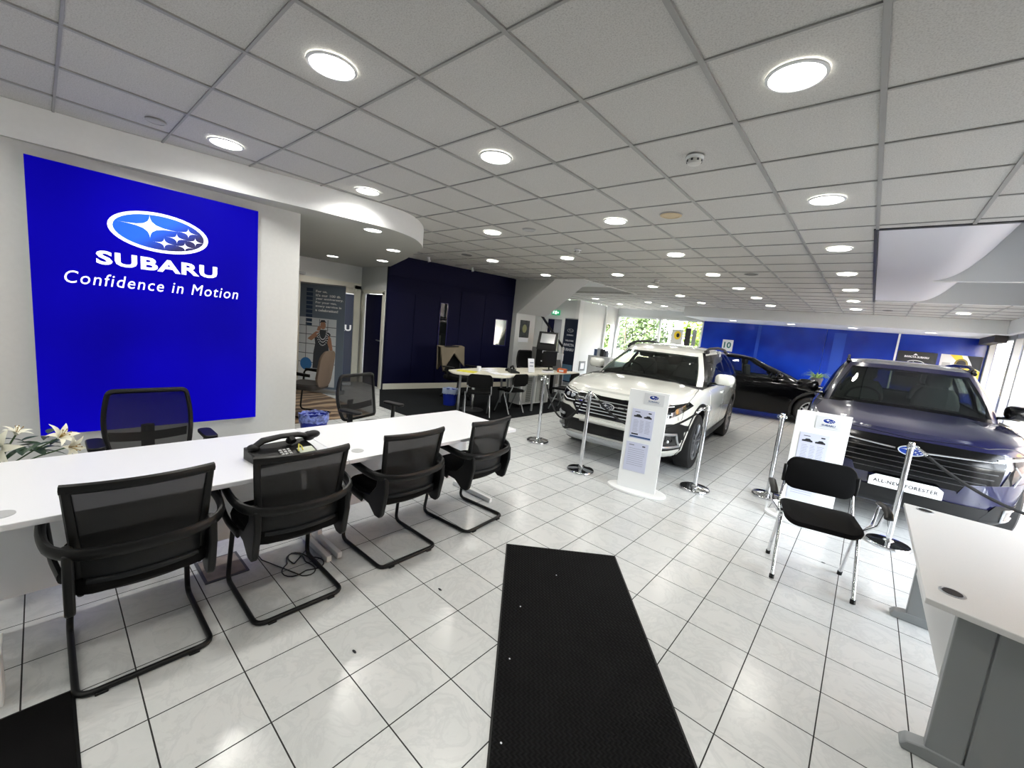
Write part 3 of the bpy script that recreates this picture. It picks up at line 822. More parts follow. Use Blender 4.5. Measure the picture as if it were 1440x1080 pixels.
# ================================================================= TASK CHAIRS
def task_chair(label, loc, rz, top=.96, mesh=meshf2, coat=None):
    t = root('office_chair', label, 'chair', loc, rz)
    m = MB()
    for k in range(5):
        a = 2 * pi * k / 5 + .3; m.tube([(0, 0, .11), (.15 * cos(a), .15 * sin(a), .10), (.29 * cos(a), .29 * sin(a), .065)], [.03, .024, .016], 8)
    b_ = m.build('star_base', black, t)
    for k in range(5):
        a = 2 * pi * k / 5 + .3
        m = MB(); c = V((.29 * cos(a), .29 * sin(a), .028)); d = V((-sin(a), cos(a), 0)) * .012
        m.cyl(c - d * 2, c - d * .4, .027, n=14); m.cyl(c + d * .4, c + d * 2, .027, n=14); m.cyl(c, c + V((0, 0, .04)), .008); m.build('castor', black, b_)
    m = MB(); m.cyl((0, 0, .1), (0, 0, .38), .026); m.bb(-.09, .09, -.12, .12, .37, .40); m.build('gas_lift', dgrey, t)
    m = MB()
    def seat(z, k): return [(x * k, y * k + .02, z) for x, y in rrect(.50, .48, .11, 5)]
    m.loft([seat(.40, .9), seat(.415, .98), seat(.455, 1.0), seat(.485, .95), seat(.492, .8)]); m.build('seat', blackf, t)
    z0 = .54
    def B(u, v, off=0):
        hw = .20 + .035 * sin(pi * min(1, v * .9 + .1)) + .012 * v
        return V((u * hw, -.225 - .06 * v - .03 * sin(pi * v) + .05 * u * u - off, z0 + (top - z0) * v))
    m = MB()
    P = [B(-1, v / 6) for v in range(7)] + [B(1, 1 - v / 6) for v in range(7)]
    m.tube(P, .014, 8, fil=.05, cyc=True, flat=(1, 1.2)); bf = m.build('back_frame', black, t)
    m = MB(); m.grid(lambda a, b: B(2 * a - 1, b * .98 + .01), 10, 10); m.build('back_mesh', mesh, t)
    m = MB(); m.tube([(0, -.1, .38), (0, -.30, .42), (0, -.325, .56), (0, -.315, .7)], .024, 8, fil=.05, flat=(1.6, .7)); m.build('back_support', black, t)
    m = MB(); m.grid(lambda a, b: B((2 * a - 1) * .93, .14 + .14 * b + .06 * (2 * a - 1) ** 2, .018), 10, 3); m.build('lumbar_strap', charf, bf, solid=.01)
    for s in (-1, 1):
        m = MB(); m.tube([(s * .22, 0, .40), (s * .29, 0, .44), (s * .295, 0, .66)], .018, 8, fil=.04, flat=(.8, 1.5)); a_ = m.build('arm_post', black, t)
        m = MB(); m.loft([[(s * .295 + x, y + .0, z) for x, y in rrect(.085, .25, .035, 4)] for z in (.66, .685)]); m.build('armrest', black, a_, bevel=.006)
    return t
tc = task_chair('black mesh swivel chair behind the long desk in front of the blue sign', (-3.36, .46, 0), radians(-90), .95); tc.scale = (.93, .95, 1)
c2_ = task_chair('black mesh swivel chair turned slightly, behind the desk by the opening', (-3.66, 2.17, 0), radians(-74), .97)

# ================================================================= MATS
matm = mat('ribbed_mat', (24, 24, 25), .85, spec=.12)
tc_ = objco(matm); sp = nd(matm, 'ShaderNodeSeparateXYZ'); lk(matm, tc_, sp.inputs[0])
zig = mth(matm, 'MULTIPLY', mth(matm, 'PINGPONG', sp.outputs[1], .014), .8)
st_ = mth(matm, 'PINGPONG', mth(matm, 'ADD', sp.outputs[0], zig), .011)
hgt = mth(matm, 'DIVIDE', st_, .011)
nb = noise(matm, 7, 3, tc_)
lk(matm, mixc(matm, mth(matm, 'MULTIPLY', hgt, nb.outputs[0]), lin((4, 4, 5)), lin((26, 27, 27))), bs(matm).inputs['Base Color'])
bump(matm, hgt, .8, .004)
a = V((-1.819, 2.241, 0)); b = V((-1.184, 2.754, 0)); d1 = V((-.8, 1.032, 0)) - a; d2 = V((-.252, 1.601, 0)) - b
dd = (d1.normalized() + d2.normalized()).normalized()
ang = atan2(dd.x, -dd.y)
t = root('floor_mat', 'long black ribbed runner mat on the pale tiles towards the camera', 'mat', ((a + b) / 2)[:], ang)
wd_ = (b - a).length
LM = 3.6
m = MB(); m.bb(-wd_ / 2 + .01, wd_ / 2 - .01, -LM, -.01, 0, .008); m.build('ribbed_surface', matm, t, smooth=0)
m = MB()
for q in ((-wd_ / 2, -wd_ / 2 + .012, -LM, 0), (wd_ / 2 - .012, wd_ / 2, -LM, 0), (-wd_ / 2, wd_ / 2, -.012, 0)): m.bb(q[0], q[1], q[2], q[3], 0, .006)
m.build('rubber_border', black, t, smooth=0)
t = root('entrance_mat', 'plain black mat on the tiles behind the chair at the left end of the desk', 'mat', (-1.74, -.5, 0))
MB().bb(-.425, .42, -.5, .522, 0, .007).build('mat_surface', speckle('plain_mat', (12, 12, 13), .9, .3, 300, .3, spec=.1), t, bevel=.002)
MB().bb(-.435, .43, -.51, .532, 0, .004).build('rubber_border', black, t, bevel=.001)
rc = random.Random(9)
for i, (x, y) in enumerate(((-1.33, 2.2), (-1.29, 1.78), (-1.08, 1.45), (-.83, 1.12))):
    o = MB().ball((0, 0, .003), (.005, .004, .003), 6, 4).build('crumb', paper, None, loc=(x, y, .008)); tag(o, 'tiny white crumb on the black runner mat', 'crumb', 'crumbs on the runner mat')
for x, y, l in ((-.02, 4.05, 'dark leaf scrap on the tiles behind the chrome chair'), (-1.72, 1.53, 'dark speck of dirt on the tiles beside the third visitor chair'), (-1.62, .93, 'small dark speck on the tiles in front of the second visitor chair')):
    o = MB().ball((0, 0, .003), (.016, .007, .003), 7, 4).build('dirt_speck', inkm, None, loc=(x, y, .0)); tag(o, l, 'dirt')

# ================================================================= CHROME STACKING CHAIRS
def stack_chair(label, loc, rz, arms=False, top=.83, cap=chrome):
    t = root('stacking_chair', label, 'chair', loc, rz)
    w_ = .235
    for s in (-1, 1):
        m = MB(); m.tube([(s * w_, .22, .012), (s * (w_ - .005), .03, .44)], .0125, 10); l1 = m.build('leg', cap, t)
        m = MB(); m.cyl((s * w_, .22, 0), (s * w_, .212, .03), .016); m.build('rubber_foot', black, l1)
        m = MB(); m.tube([(s * w_, -.20, .012), (s * (w_ - .005), .0, .44)], .0125, 10); l2 = m.build('leg', cap, t)
        m = MB(); m.cyl((s * w_, -.20, 0), (s * w_, -.192, .03), .016); m.build('rubber_foot', black, l2)
        m = MB(); m.tube([(s * (w_ - .005), .06, .43), (s * (w_ - .005), -.16, .45), (s * (w_ - .01), -.20, .52), (s * (w_ - .02), -.225, .62)], .0115, 10, fil=.05); m.box((s * (w_ - .004), .015, .44), (.02, .06, .04)); m.build('back_upright', cap, t)
        m = MB(); m.box((s * (w_ - .006), -.222, .69), (.024, .03, .14)); m.build('side_cap', black, t, bevel=.008)
    m = MB()
    def sp_(a, b, off):
        x = (a - .5) * .45; y = .235 - b * .43; e = 1 - abs(2 * a - 1) ** 6
        return V((x, y, .475 - .035 * max(0, 1 - b * 5) ** 2 + .012 * (2 * a - 1) ** 2 + off))
    top_ = []
    def ring(k, z): return [(x * k, y * k + .015, z - (.03 * max(0, (y - .13) / .1) ** 1.5 if y > .13 else 0) + .01 * (x / .22) ** 2) for x, y in rrect(.46, .43, .08, 6)]
    m.loft([ring(.9, .448), ring(.985, .455), ring(1, .47), ring(.97, .487), ring(.8, .492)]); m.build('seat', blackf, t)
    def ringb(k, d): return [(x * k, -.235 - d + .10 * x * x * 2 - .12 * (z - .70), z * k + .705 * (1 - k)) for x, z in [(p[0], p[1] + .705) for p in rrect(.45, .25, .075, 6)]]
    m = MB(); m.loft([ringb(.9, -.022), ringb(.98, -.016), ringb(1, 0), ringb(.97, .014), ringb(.86, .019)]); m.build('backrest', blackf, t)
    if arms:
        for s in (-1, 1):
            m = MB(); x = s * (w_ + .015)
            m.tube([(x, .02, .44), (x + s * .05, .0, .50), (x + s * .07, -.02, .645), (x + s * .07, .17, .655)], .009, 8, fil=.02)
            m.tube([(x, .03, .45), (x + s * .06, .08, .53), (x + s * .07, .12, .645)], .009, 8); a_ = m.build('arm_tube', cap, t)
            m = MB(); m.tube([(x + s * .07, -.03, .66), (x + s * .075, .07, .668), (x + s * .07, .18, .655), (x + s * .065, .21, .63)], .019, 8, flat=(1.3, .7)); m.build('armrest', black, a_)
    return t
# forward is towards the camera
sc = stack_chair('black padded chair with chrome legs and armrests facing the camera on the tiles', (-.1, 3.70, 0), radians(180 + 12.5), True)

# ================================================================= RIGHT DESK
t = root('desk', 'white desk with wide grey legs at the right edge, two cable holes', 'desk', (.74, 2.98, 0))
m = MB(); m.prism([(-.425, -.72), (-.30, -.745), (-.10, -.78), (.10, -.83), (.45, -.90), (.45, .73), (-.425, .73)], .704, .729)
m.build('desktop', speckle('grey_white_laminate', (206, 207, 206), .35, .03, 400), t, bevel=.003)
for yy, in ((-.58,), (.67 - .03,)):
    m = MB(); m.M = Matrix.Translation((0, yy, 0))
    P = [(-.37, 0), (-.38, .02), (-.36, .045), (-.30, .058), (-.05, .062), (.30, .058), (.36, .045), (.38, .02), (.38, 0)]
    m.extr(P, (0, -.035, 0), (1, 0, 0), (0, 0, 1), -.07); l_ = m.build('leg', greym, t, bevel=.006)
    m = MB(); m.M = Matrix.Translation((0, yy, 0))
    m.extr([(-.305, .055), (-.197, .055), (-.205, .70), (-.312, .70)], (0, -.03, 0), (1, 0, 0), (0, 0, 1), -.05)
    m.extr([(-.191, .055), (-.02, .055), (-.02, .70), (-.199, .70)], (0, -.028, 0), (1, 0, 0), (0, 0, 1), -.05)
    m.build('leg_panel', greym, l_, bevel=.004)
m = MB(); m.bb(-.305, -.287, -.53, .60, .33, .70); m.build('modesty_panel', mat('pale_grey_panel', (196, 198, 198), .5), t, bevel=.002)
for gx, gy in ((.41, 3.64), (.402, 2.40)):
    m = MB(); m.lathe([(.041, .729), (.041, .732), (.034, .7325), (.033, .7312), (.001, .7312)], (gx - .74, gy - 2.98, 0), 24); g_ = m.build('cable_grommet', silver, t)
    m = MB(); m.lathe([(.031, .7312), (.031, .733), (.001, .733)], (gx - .74, gy - 2.98, 0), 24); m.build('grommet_cap', black, g_)
t = root('door_mat', 'dark framed mat corner on the floor beside the right-hand desk', 'mat', (1.25, 2.9, 0), radians(0))
MB().bb(-.43, .4, -.3, .24, 0, .006).build('mat_surface', speckle('plain_mat', (12, 12, 13), .9, .3, 300, .3, spec=.1), t)
MB().bb(-.445, .42, -.32, .255, 0, .004).build('rubber_border', lgrey, t)

# ================================================================= STANCHIONS AND ROPES
def stanchion(loc, label, h=.97):
    t = root('stanchion', label, 'barrier post', loc, 0, 'polished rope barrier posts')
    m = MB(); m.lathe([(.158, 0), (.16, .005), (.16, .022), (.154, .030), (.10, .038), (.04, .045), (.03, .06), (.001, .06)], n=40); m.build('base', chrome, t)
    m = MB(); m.cyl((0, 0, .05), (0, 0, h - .05), .0225, n=24); m.build('pole', chrome, t)
    m = MB(); m.lathe([(.0225, h - .06), (.031, h - .05), (.031, h - .035), (.024, h - .03), (.024, h - .008), (.018, h), (.001, h)], n=24); m.build('top_cap', chrome, t)
    m = MB()
    for a in (.4, 2.5, 4.1):
        c = V((.036 * cos(a), .036 * sin(a), h - .045)); m.tube([c + V((.016 * cos(a) * cos(q), .016 * sin(a) * cos(q), .016 * sin(q))) for q in [2 * pi * i / 10 for i in range(10)]], .004, 6, cyc=True)
    m.build('ring', chrome, t)
    return t
st = {}
posts_ = {'a': ((-3.43, 4.69), 'chrome rope barrier post standing by the middle desks, farthest left'), 'b': ((-2.37, 4.16), 'chrome rope barrier post in front of the white car grille'),
          'c': ((-1.26, 4.81), 'chrome rope barrier post between the information stand and the front wheel of the white car'), 'd': ((.384, 4.99), 'chrome rope barrier post crossing the plate of the dark blue car'),
          'e': ((-.63, 5.36), 'chrome rope barrier post beside the information stand behind the chrome chair')}
s0 = None
for k, (p, l) in posts_.items():
    if s0 is None: s0 = stanchion((p[0], p[1], 0), l)
    else: dup(s0, (p[0], p[1], 0), rz=random.uniform(0, 6), label=l)
ropem = speckle('rope_black', (16, 16, 17), .8, .5, 250, .5)
def rope(a, b, sag, label, r=.012):
    a, b = V((a[0], a[1], .925)), V((b[0], b[1], .925)); d = (b - a).normalized()
    a = a + d * .05; b = b - d * .05
    mid = (a + b) / 2; t = root('barrier_rope', label, 'rope', mid[:])
    pts = [a.lerp(b, i / 24) - V((0, 0, sag * 4 * (i / 24) * (1 - i / 24))) - mid for i in range(25)]
    m = MB(); m.tube(pts[1:-1], r, 8); m.build('braided_rope', ropem, t)
    for e, f in ((pts[0], pts[3]), (pts[-1], pts[-4])):
        q_ = (f - e).normalized(); f = e + q_ * .075
        m = MB(); m.tube([e - q_ * .02, e.lerp(f, .4), f], [.004, .010, .014], 10); m.build('end_hook', chrome, t)
P_ = {k: v[0] for k, v in posts_.items()}
rope(P_['a'], P_['b'], .42, 'black barrier rope sagging before the near corner of the white car')
rope(P_['b'], P_['c'], .32, 'black barrier rope running behind the first information stand')
rope(P_['d'], (2.05, 4.62), .33, 'black braided barrier rope drooping in front of the dark blue car')
dup(s0, (2.05, 4.62, 0), label='chrome rope barrier post at the window beyond the right desk')

# ================================================================= INFORMATION STANDS
slotm = mat('paper_bluish', (196, 200, 220), .4)
linem = mat('print_grey', (140, 145, 165), .6)
navyink = mat('print_blue', (36, 70, 120), .5)
def minicar(m, x, z, w_, mi=0, y=-.0):
    P = [(-.5, 0), (-.5, .16), (-.42, .2), (-.25, .22), (-.12, .36), (.2, .37), (.36, .22), (.48, .18), (.5, 0)]
    m.extr([(x + a * w_, z + b * w_) for a, b in P], (0, y, 0), (1, 0, 0), (0, 0, 1), .0006)
def info_stand(label, loc, rz, lower=True, rear=False):
    t = root('information_stand', label, 'display stand', loc, rz)
    m = MB(); m.loft([[(x * .31 * k, y * .17 * k + .02, z) for x, y in [(cos(2 * pi * i / 48), sin(2 * pi * i / 48)) for i in range(48)]] for z, k in ((0, .985), (.004, 1), (.020, 1), (.025, .985))]); m.build('base', whitep, t)
    m = MB(); m.bb(-.2, .2, -.018, .018, .024, 1.095); m.build('panel', whitep, t, bevel=.003)
    if rear:
        m = MB(); m.bb(-.165, .225, .03, .045, .026, 1.10); m.build('rear_panel', whitep, t, bevel=.002)
    m = MB(); m.bb(-.045, .155, -.022, -.018, .955, 1.075); h_ = m.build('header_plate', mat('header_grey', (206, 208, 210), .35), t, bevel=.001)
    emblem(h_, (.055, -.0225, 1.035), (1, 0, 0), (0, 0, 1), .10, logob, paper, .001, 'oval_badge')
    m = MB(); fit_text(m, 'SUBARU', (.055, -.0228, .993), (1, 0, 0), (0, 0, 1), .105, .017, bold=.03); m.build('brand_lettering', navyink, h_, smooth=0)
    m = MB(); m.bb(-.01, .125, -.0226, -.0222, .975, .977); m.build('tag_line', linem, h_, smooth=0)
    def sheet(x, z, w_, h, first):
        s_ = MB().bb(x - w_ / 2 - .01, x + w_ / 2 + .01, -.0225, -.018, z - h / 2 - .01, z + h / 2 + .01).build('document_holder', slotm, t, bevel=.001)
        m = MB()
        if first:
            minicar(m, x - .05, z + h * .24, .085, y=-.0232); minicar(m, x + .052, z + h * .235, .08, y=-.0232)
        m.bb(x - w_ * .4, x - w_ * .15, -.0232, -.0226, z + h * .42, z + h * .44)
        m.bb(x + w_ * .25, x + w_ * .4, -.0232, -.0226, z + h * .41, z + h * .45)
        if first: m.bb(x - w_ * .45, x - w_ * .12, -.0232, -.0226, z - h * .40, z - h * .35)
        m.build('print_dark', inkm, s_, smooth=0)
        m = MB(); rr = random.Random(2)
        for i in range(9):
            zz = z + h * (.12 - i * .052) if first else z + h * (.3 - i * .075)
            for c0, c1 in (((-.42, -.16), (-.1, .12), (.17, .42)) if first else ((-.42, .42),)):
                m.bb(x + w_ * c0, x + w_ * (c1 - rr.uniform(0, .06)), -.0230, -.0226, zz, zz + .004)
        m.build('print_text', linem, s_, smooth=0)
        if first:
            m = MB(); m.bb(x - w_ / 2, x + w_ / 2, -.0232, -.0226, z - h / 2, z - h * .44); m.build('print_band', navyink, s_, smooth=0)
    sheet(-.03, .735, .21, .297, True)
    if lower: sheet(-.045, .375, .21, .297, False)
    return t
info_stand('white information stand with two document sheets in front of the white car', (-1.665, 4.145, 0), radians(12))
info_stand('white information stand behind the chrome chair beside the dark blue car', (-.26, 4.86, 0), radians(8), True, True)
# ================================================================= CARS
def lerp(a, b, t): return a + (b - a) * t
def interp(keys, x):
    if x <= keys[0][0]: return keys[0][1]
    for (a, va), (b, vb) in zip(keys, keys[1:]):
        if x <= b:
            t = (x - a) / (b - a); t = t * t * (3 - 2 * t) * .5 + t * .5
            return va + (vb - va) * t
    return keys[-1][1]
def sel(phi, n):
    c, s = cos(phi), sin(phi); r = (abs(c) ** n + abs(s) ** n) ** (-1.0 / n)
    return r * s, r * c       # lateral, towards the nose
def bake(o):
    dg = bpy.context.evaluated_depsgraph_get(); dg.update()
    me = bpy.data.meshes.new_from_object(o.evaluated_get(dg)); o.modifiers.clear(); o.data = me
def resmooth(o, deg=35):
    bm = bmesh.new(); bm.from_mesh(o.data)
    for f in bm.faces: f.smooth = True
    for e in bm.edges: e.smooth = len(e.link_faces) == 2 and e.calc_face_angle(0) < radians(deg)
    bm.to_mesh(o.data); bm.free()

tyre = speckle('tyre_rubber', (18, 18, 19), .8, .2, 120)
clad = mat('car_cladding', (15, 16, 17), .55, spec=.3)
gblack = mat('car_gloss_black', (3, 3, 4), .2, coat=.0, spec=.3)
lampg = mat('lamp_inner', (165, 170, 176), .3, .15)
lampd = mat('lamp_dark', (14, 15, 17), .1, coat=.6)
drl = mat('lamp_white', (235, 238, 240), .2)
interior = mat('car_interior', (16, 16, 18), .8)
seatm = mat('car_seat', (70, 72, 72), .7)
screeng = glassmat('windscreen_glass', (150, 162, 156), refl=.8, dark=.06)
sideg = glassmat('side_glass', (190, 198, 198), refl=.7, dark=.02)

class Car:
    def __init__(s, sp, label, loc, rz, name='car'):
        s.sp = sp; s.t = root(name, label, 'car', loc, rz); s.body()
    def outline(s, k, phi):
        sp = s.sp; f, af, ar, wf = sp['levels'][k]
        lx, ly = sel(phi, sp.get('n', 5.5))
        L = sp['L']; mid = L / 2
        y = mid - ly * (mid - af) if ly > 0 else mid - ly * (ar - mid)
        x = lx * sp['W'] / 2 * wf
        z = sp['z0'] + f * (interp(sp['sh'], y) - sp['z0'])
        return V((x, y, z))
    def zdeck(s, x, y):
        sp = s.sp; w = sp['W'] / 2
        z = interp(sp['sh'], y); u = min(1, abs(x) / (w * .9))
        cr = interp(sp['crown'], y)
        zz = z + cr * (1 - u ** 2.2)
        # two soft ridges along the bonnet
        if y < sp['wb'][0] + .2: zz += sp.get('ridge', .012) * math.exp(-((abs(x) - .50 + .05 * y) / .06) ** 2) * min(1, max(0, (y - .15) / .3))
        return zz
    def body(s):
        sp = s.sp; N = 120; phis = [2 * pi * i / N for i in range(N)]
        # denser sampling at the corners
        bm = bmesh.new(); rings = []
        for k in range(len(sp['levels'])):
            rings.append([bm.verts.new(s.outline(k, p)) for p in phis])
        for a, b in zip(rings, rings[1:]):
            for i in range(N): bm.faces.new([a[i], a[(i + 1) % N], b[(i + 1) % N], b[i]])
        bm.faces.new(list(reversed(rings[0])))
        # deck: strips between mirrored points
        top = rings[-1]; K = 14; prev = None; caby = sp['wb'][0] + .1
        row0 = None
        for i in range(0, N // 2 + 1):
            a = top[i]; b = top[(N - i) % N]
            if a is b: row = [a]
            else:
                row = [a]
                for j in range(1, K):
                    t = j / K; x = lerp(a.co.x, b.co.x, t); y = a.co.y
                    row.append(bm.verts.new((x, y, s.zdeck(x, y))))
                row.append(b)
            if prev is not None:
                if len(prev) == 1:
                    for q, r in zip(row, row[1:]): bm.faces.new([prev[0], q, r])
                elif len(row) == 1:
                    for q, r in zip(prev, prev[1:]): bm.faces.new([q, row[0], r])
                else:
                    for q, r, q2, r2 in zip(prev, prev[1:], row, row[1:]):
                        try: bm.faces.new([q, q2, r2, r])
                        except ValueError: pass
            prev = row
        bmesh.ops.recalc_face_normals(bm, faces=bm.faces)
        y0, y1 = sp['wb'][0] + .02, sp['wb'][1] - .06
        for f in bm.faces:
            c = f.calc_center_median()
            if f.normal.z > .5 and y0 < c.y < y1 and abs(c.x) < sp['gw'][0] * .97 and c.z > .8: f.material_index = 1
            if c.z < sp['z0'] + .02 and f.normal.z < -.5: f.material_index = 1
        me = bpy.data.meshes.new('body'); bm.to_mesh(me); bm.free()
        me.materials.append(sp['paint']); me.materials.append(interior)
        o = bpy.data.objects.new('body', me); COL.objects.link(o); o.parent = None
        # wheel arches
        r = sp['r']
        cuts = []
        for wy in sp['axles']:
            for sg in (-1, 1):
                m = MB(); m.cyl((sg * (sp['W'] / 2 - .34), wy, r + .02), (sg * (sp['W'] / 2 + .3), wy, r + .02), r + .055, n=40)
                c = m.build('cut', [interior, interior], None, smooth=0)
                for pl in c.data.polygons: pl.material_index = 1
                cuts.append(c); md = o.modifiers.new('b', 'BOOLEAN'); md.operation = 'DIFFERENCE'; md.object = c; md.solver = 'EXACT'
        bake(o)
        for c in cuts: bpy.data.objects.remove(c)
        resmooth(o, 32)
        s.bo = o; o.parent = s.t
        bm = bmesh.new(); bm.from_mesh(o.data); s.bvh = BVHTree.FromBMesh(bm); bm.free()
        s.cabin(); s.wheels()
    def gpt(s, phi, v):
        sp = s.sp; n = sp.get('gn', 6)
        lx, ly = sel(phi, n)
        b0, b1 = sp['wb']; t0, t1 = sp['rf']
        y0 = lerp(b0, t0, v); y1 = lerp(b1, t1, v)
        # bowed screen
        y0 -= .03 * sin(pi * v); y1 += .03 * sin(pi * v)
        w = lerp(sp['gw'][0], sp['gw'][1], v) + .03 * sin(pi * v)
        mid = (y0 + y1) / 2; a = (y1 - y0) / 2
        y = mid - a * ly; x = w * lx
        zb = interp(sp['sh'], y) - .005 + (interp(sp['crown'], y) * (1 - min(1, abs(x) / (sp['W'] / 2 * .9)) ** 2.2) if abs(ly) > .9 * abs(lx) else 0)
        zt = interp(sp['roof'], y)
        zt -= .025 * abs(lx) ** 3
        return V((x, y, lerp(zb, zt, v)))
    def cabin(s):
        sp = s.sp
        segs = sp['segs']   # list of (phi_deg_start, phi_deg_end, kind) over the half circle
        full = [(a, b, k) for a, b, k in segs] + [(360 - b, 360 - a, k) for a, b, k in reversed(segs)]
        vb = [0, .07, .20, .35, .5, .65, .8, .91, 1.0]
        fr = MB(); roofring = []
        pieces = {}
        for a, b, k in full:
            n = max(2, int((b - a) / 3)); ph = [radians(a + (b - a) * i / n) for i in range(n + 1)]
            if k.startswith('glass'):
                lo, hi = (1, 7)
                m = MB()
                G = [[m.v(s.gpt(p, vb[j]) ) for j in range(lo, hi + 1)] for p in ph]
                for i in range(n):
                    for j in range(hi - lo): m.f([G[i][j], G[i + 1][j], G[i + 1][j + 1], G[i][j + 1]])
                pieces.setdefault((k, a > 180), []).append(m)
                bands = [(0, lo), (hi, 8)]
            else: bands = [(0, 8)]
            G = [[fr.v(s.gpt(p, vb[j])) for j in range(9)] for p in ph]
            fr.mi = 1 if k == 'black' else 0
            for i in range(n):
                for l0, h0 in bands:
                    for j in range(l0, h0):
                        fr.mi = 1 if (k == 'black' or (l0 == 0 and k.startswith('glass') and k != 'glass_front' and j == 0)) else 0
                        if k == 'glass_front' and j == 0: fr.mi = 1
                        if k == 'glass_front' and sp.get('blacktop'): fr.mi = 1
                        fr.f([G[i][j], G[i + 1][j], G[i + 1][j + 1], G[i][j + 1]])
        # roof cap
        fr.mi = 0
        N = 72; ph = [2 * pi * i / N for i in range(N)]
        ring = [s.gpt(p, 1.0) for p in ph]
        cx = V((0, sum(p.y for p in ring) / N, 0))
        prev = [fr.v(p) for p in ring]
        for q in (.93, .8, .6, .4, .2):
            cur = []
            for p in ring:
                x, y = p.x * q, lerp(cx.y, p.y, q)
                z = interp(sp['roof'], y) + .022 * (1 - q ** 2) - .025 * abs(p.x / sp['gw'][1]) ** 3 * q ** 6
                cur.append(fr.v((x, y, z)))
            for i in range(N): fr.f([prev[i], prev[(i + 1) % N], cur[(i + 1) % N], cur[i]])
            prev = cur
        fr.f(prev)
        bmesh.ops.remove_doubles(fr.bm, verts=fr.bm.verts, dist=.0008)
        s.roof = fr.build('roof_and_pillars', [sp['paint'], gblack], s.t, smooth=50, solid=.03)
        names = {'glass_front': 'windscreen', 'glass_rear': 'rear_window'}
        for (k, right), ms in pieces.items():
            if k in ('glass_front', 'glass_rear'): continue
            for m in ms: m.build('side_window', sideg, s.t, smooth=60)
        for k in ('glass_front', 'glass_rear'):
            ms = [m for (kk, r_), l in pieces.items() if kk == k for m in l]
            if not ms: continue
            m0 = ms[0]
            for m in ms[1:]:
                me = bpy.data.meshes.new('x'); m.bm.to_mesh(me); m0.add(me); m.bm.free(); bpy.data.meshes.remove(me)
            bmesh.ops.remove_doubles(m0.bm, verts=m0.bm.verts, dist=.001)
            m0.build(names[k], screeng, s.t, smooth=60)
        # seats, dash and wheel seen through the glass
        y0 = sp['wb'][0]; zb = interp(sp['sh'], y0 + .6)
        for yy, xs_ in ((y0 + 1.15, (-.37, .37)), (y0 + 2.0, (-.40, .40))):
            for x in xs_:
                m = MB(); m.loft([[(x + a * k, yy + .16 * (z - zb) + b, z) for a, b in rrect(.44 * k2, .12, .05, 3)] for z, k, k2 in ((zb - .12, 1, 1.05), (zb + .08, 1, 1.05), (zb + .2, .95, .95), (zb + .27, .9, .75))])
                m.loft([[(x + a, yy + .08 + b, z) for a, b in rrect(w_, .09, .04, 3)] for z, w_ in ((zb + .29, .2), (zb + .33, .25), (zb + .43, .24), (zb + .46, .18))])
                m.cyl((x - .05, yy + .06, zb + .2), (x - .05, yy + .07, zb + .32), .008); m.cyl((x + .05, yy + .06, zb + .2), (x + .05, yy + .07, zb + .32), .008)
                m.build('seat', seatm, s.t)
        m = MB(); zc_ = s.zdeck(0, y0 + .1)
        m.bb(-sp['gw'][0] * .86, sp['gw'][0] * .86, y0 + .22, y0 + .62, zc_ - .1, zc_ - .01); m.build('dashboard', interior, s.t, bevel=.03)
        m = MB(); c = V((-.37, y0 + .66, zb + .03)); R = .18
        m.tube([c + V((R * cos(q), R * sin(q) * -.35, R * sin(q) * .93)) for q in [2 * pi * i / 28 for i in range(28)]], .013, 8, cyc=True)
        m.tube([c + V((-R, 0, 0)), c, c + V((R, 0, 0))], .012, 6); m.build('steering_wheel', interior, s.t)
        t0 = sp['rf'][0]; zt = interp(sp['roof'], t0)
        m = MB(); m.box((0, t0 + .02, zt - .10), (.22, .03, .055)); m.tube([(0, t0 - .02, zt - .02), (0, t0 + .02, zt - .09)], .01, 6); m.build('rear_view_mirror', gblack, s.t, bevel=.008)
        # mirrors
        p = s.gpt(radians(53), .06)
        for sg in (-1, 1):
            c = V((sg * (abs(p.x) + .17), p.y + .06, p.z + .10))
            m = MB()
            m.loft([[(c.x + a * k, c.y + d, c.z + b * k) for a, b in rrect(.25, .155, .06, 4)] for d, k in ((-.075, .55), (-.055, .82), (-.02, 1.0), (.045, .98), (.05, .9))])
            o = m.build('door_mirror', sp.get('mirror', sp['paint']), s.t)
            m = MB(); m.loft([[(c.x + a, c.y + .053 + d, c.z + b) for a, b in rrect(.21, .12, .045, 4)] for d in (0, .003)]); m.build('mirror_glass', chrome, o)
            m = MB(); m.tube([(sg * (abs(p.x) - .01), p.y + .05, p.z + .02), (c.x - sg * .08, c.y, c.z - .07), (c.x, c.y, c.z - .07)], .022, 8, flat=(1.2, .8)); m.build('mirror_arm', gblack, o)
        # rails
        if sp.get('rails'):
            for sg in (-1, 1):
                m = MB(); ph0 = 60; pts = []
                ys_ = [lerp(sp['rf'][0] + .1, sp['rf'][1] - .05, i / 12) for i in range(13)]
                for i, y in enumerate(ys_):
                    lift = .055 * min(1, min(i, 12 - i) / 1.6)
                    pts.append((sg * (sp['gw'][1] - .015), y, interp(sp['roof'], y) - .03 + lift))
                m.tube(pts, .02, 8, flat=(.9, 1.1)); rr = m.build('roof_rail', sp['rails'], s.t)
                for i in (0, 1, 6, 11, 12):
                    pass
                for i in (1, 11): x, y, z = pts[i]; MB().box((x, y, z - .03), (.045, .22, .05)).build('rail_foot', clad, rr, bevel=.01)
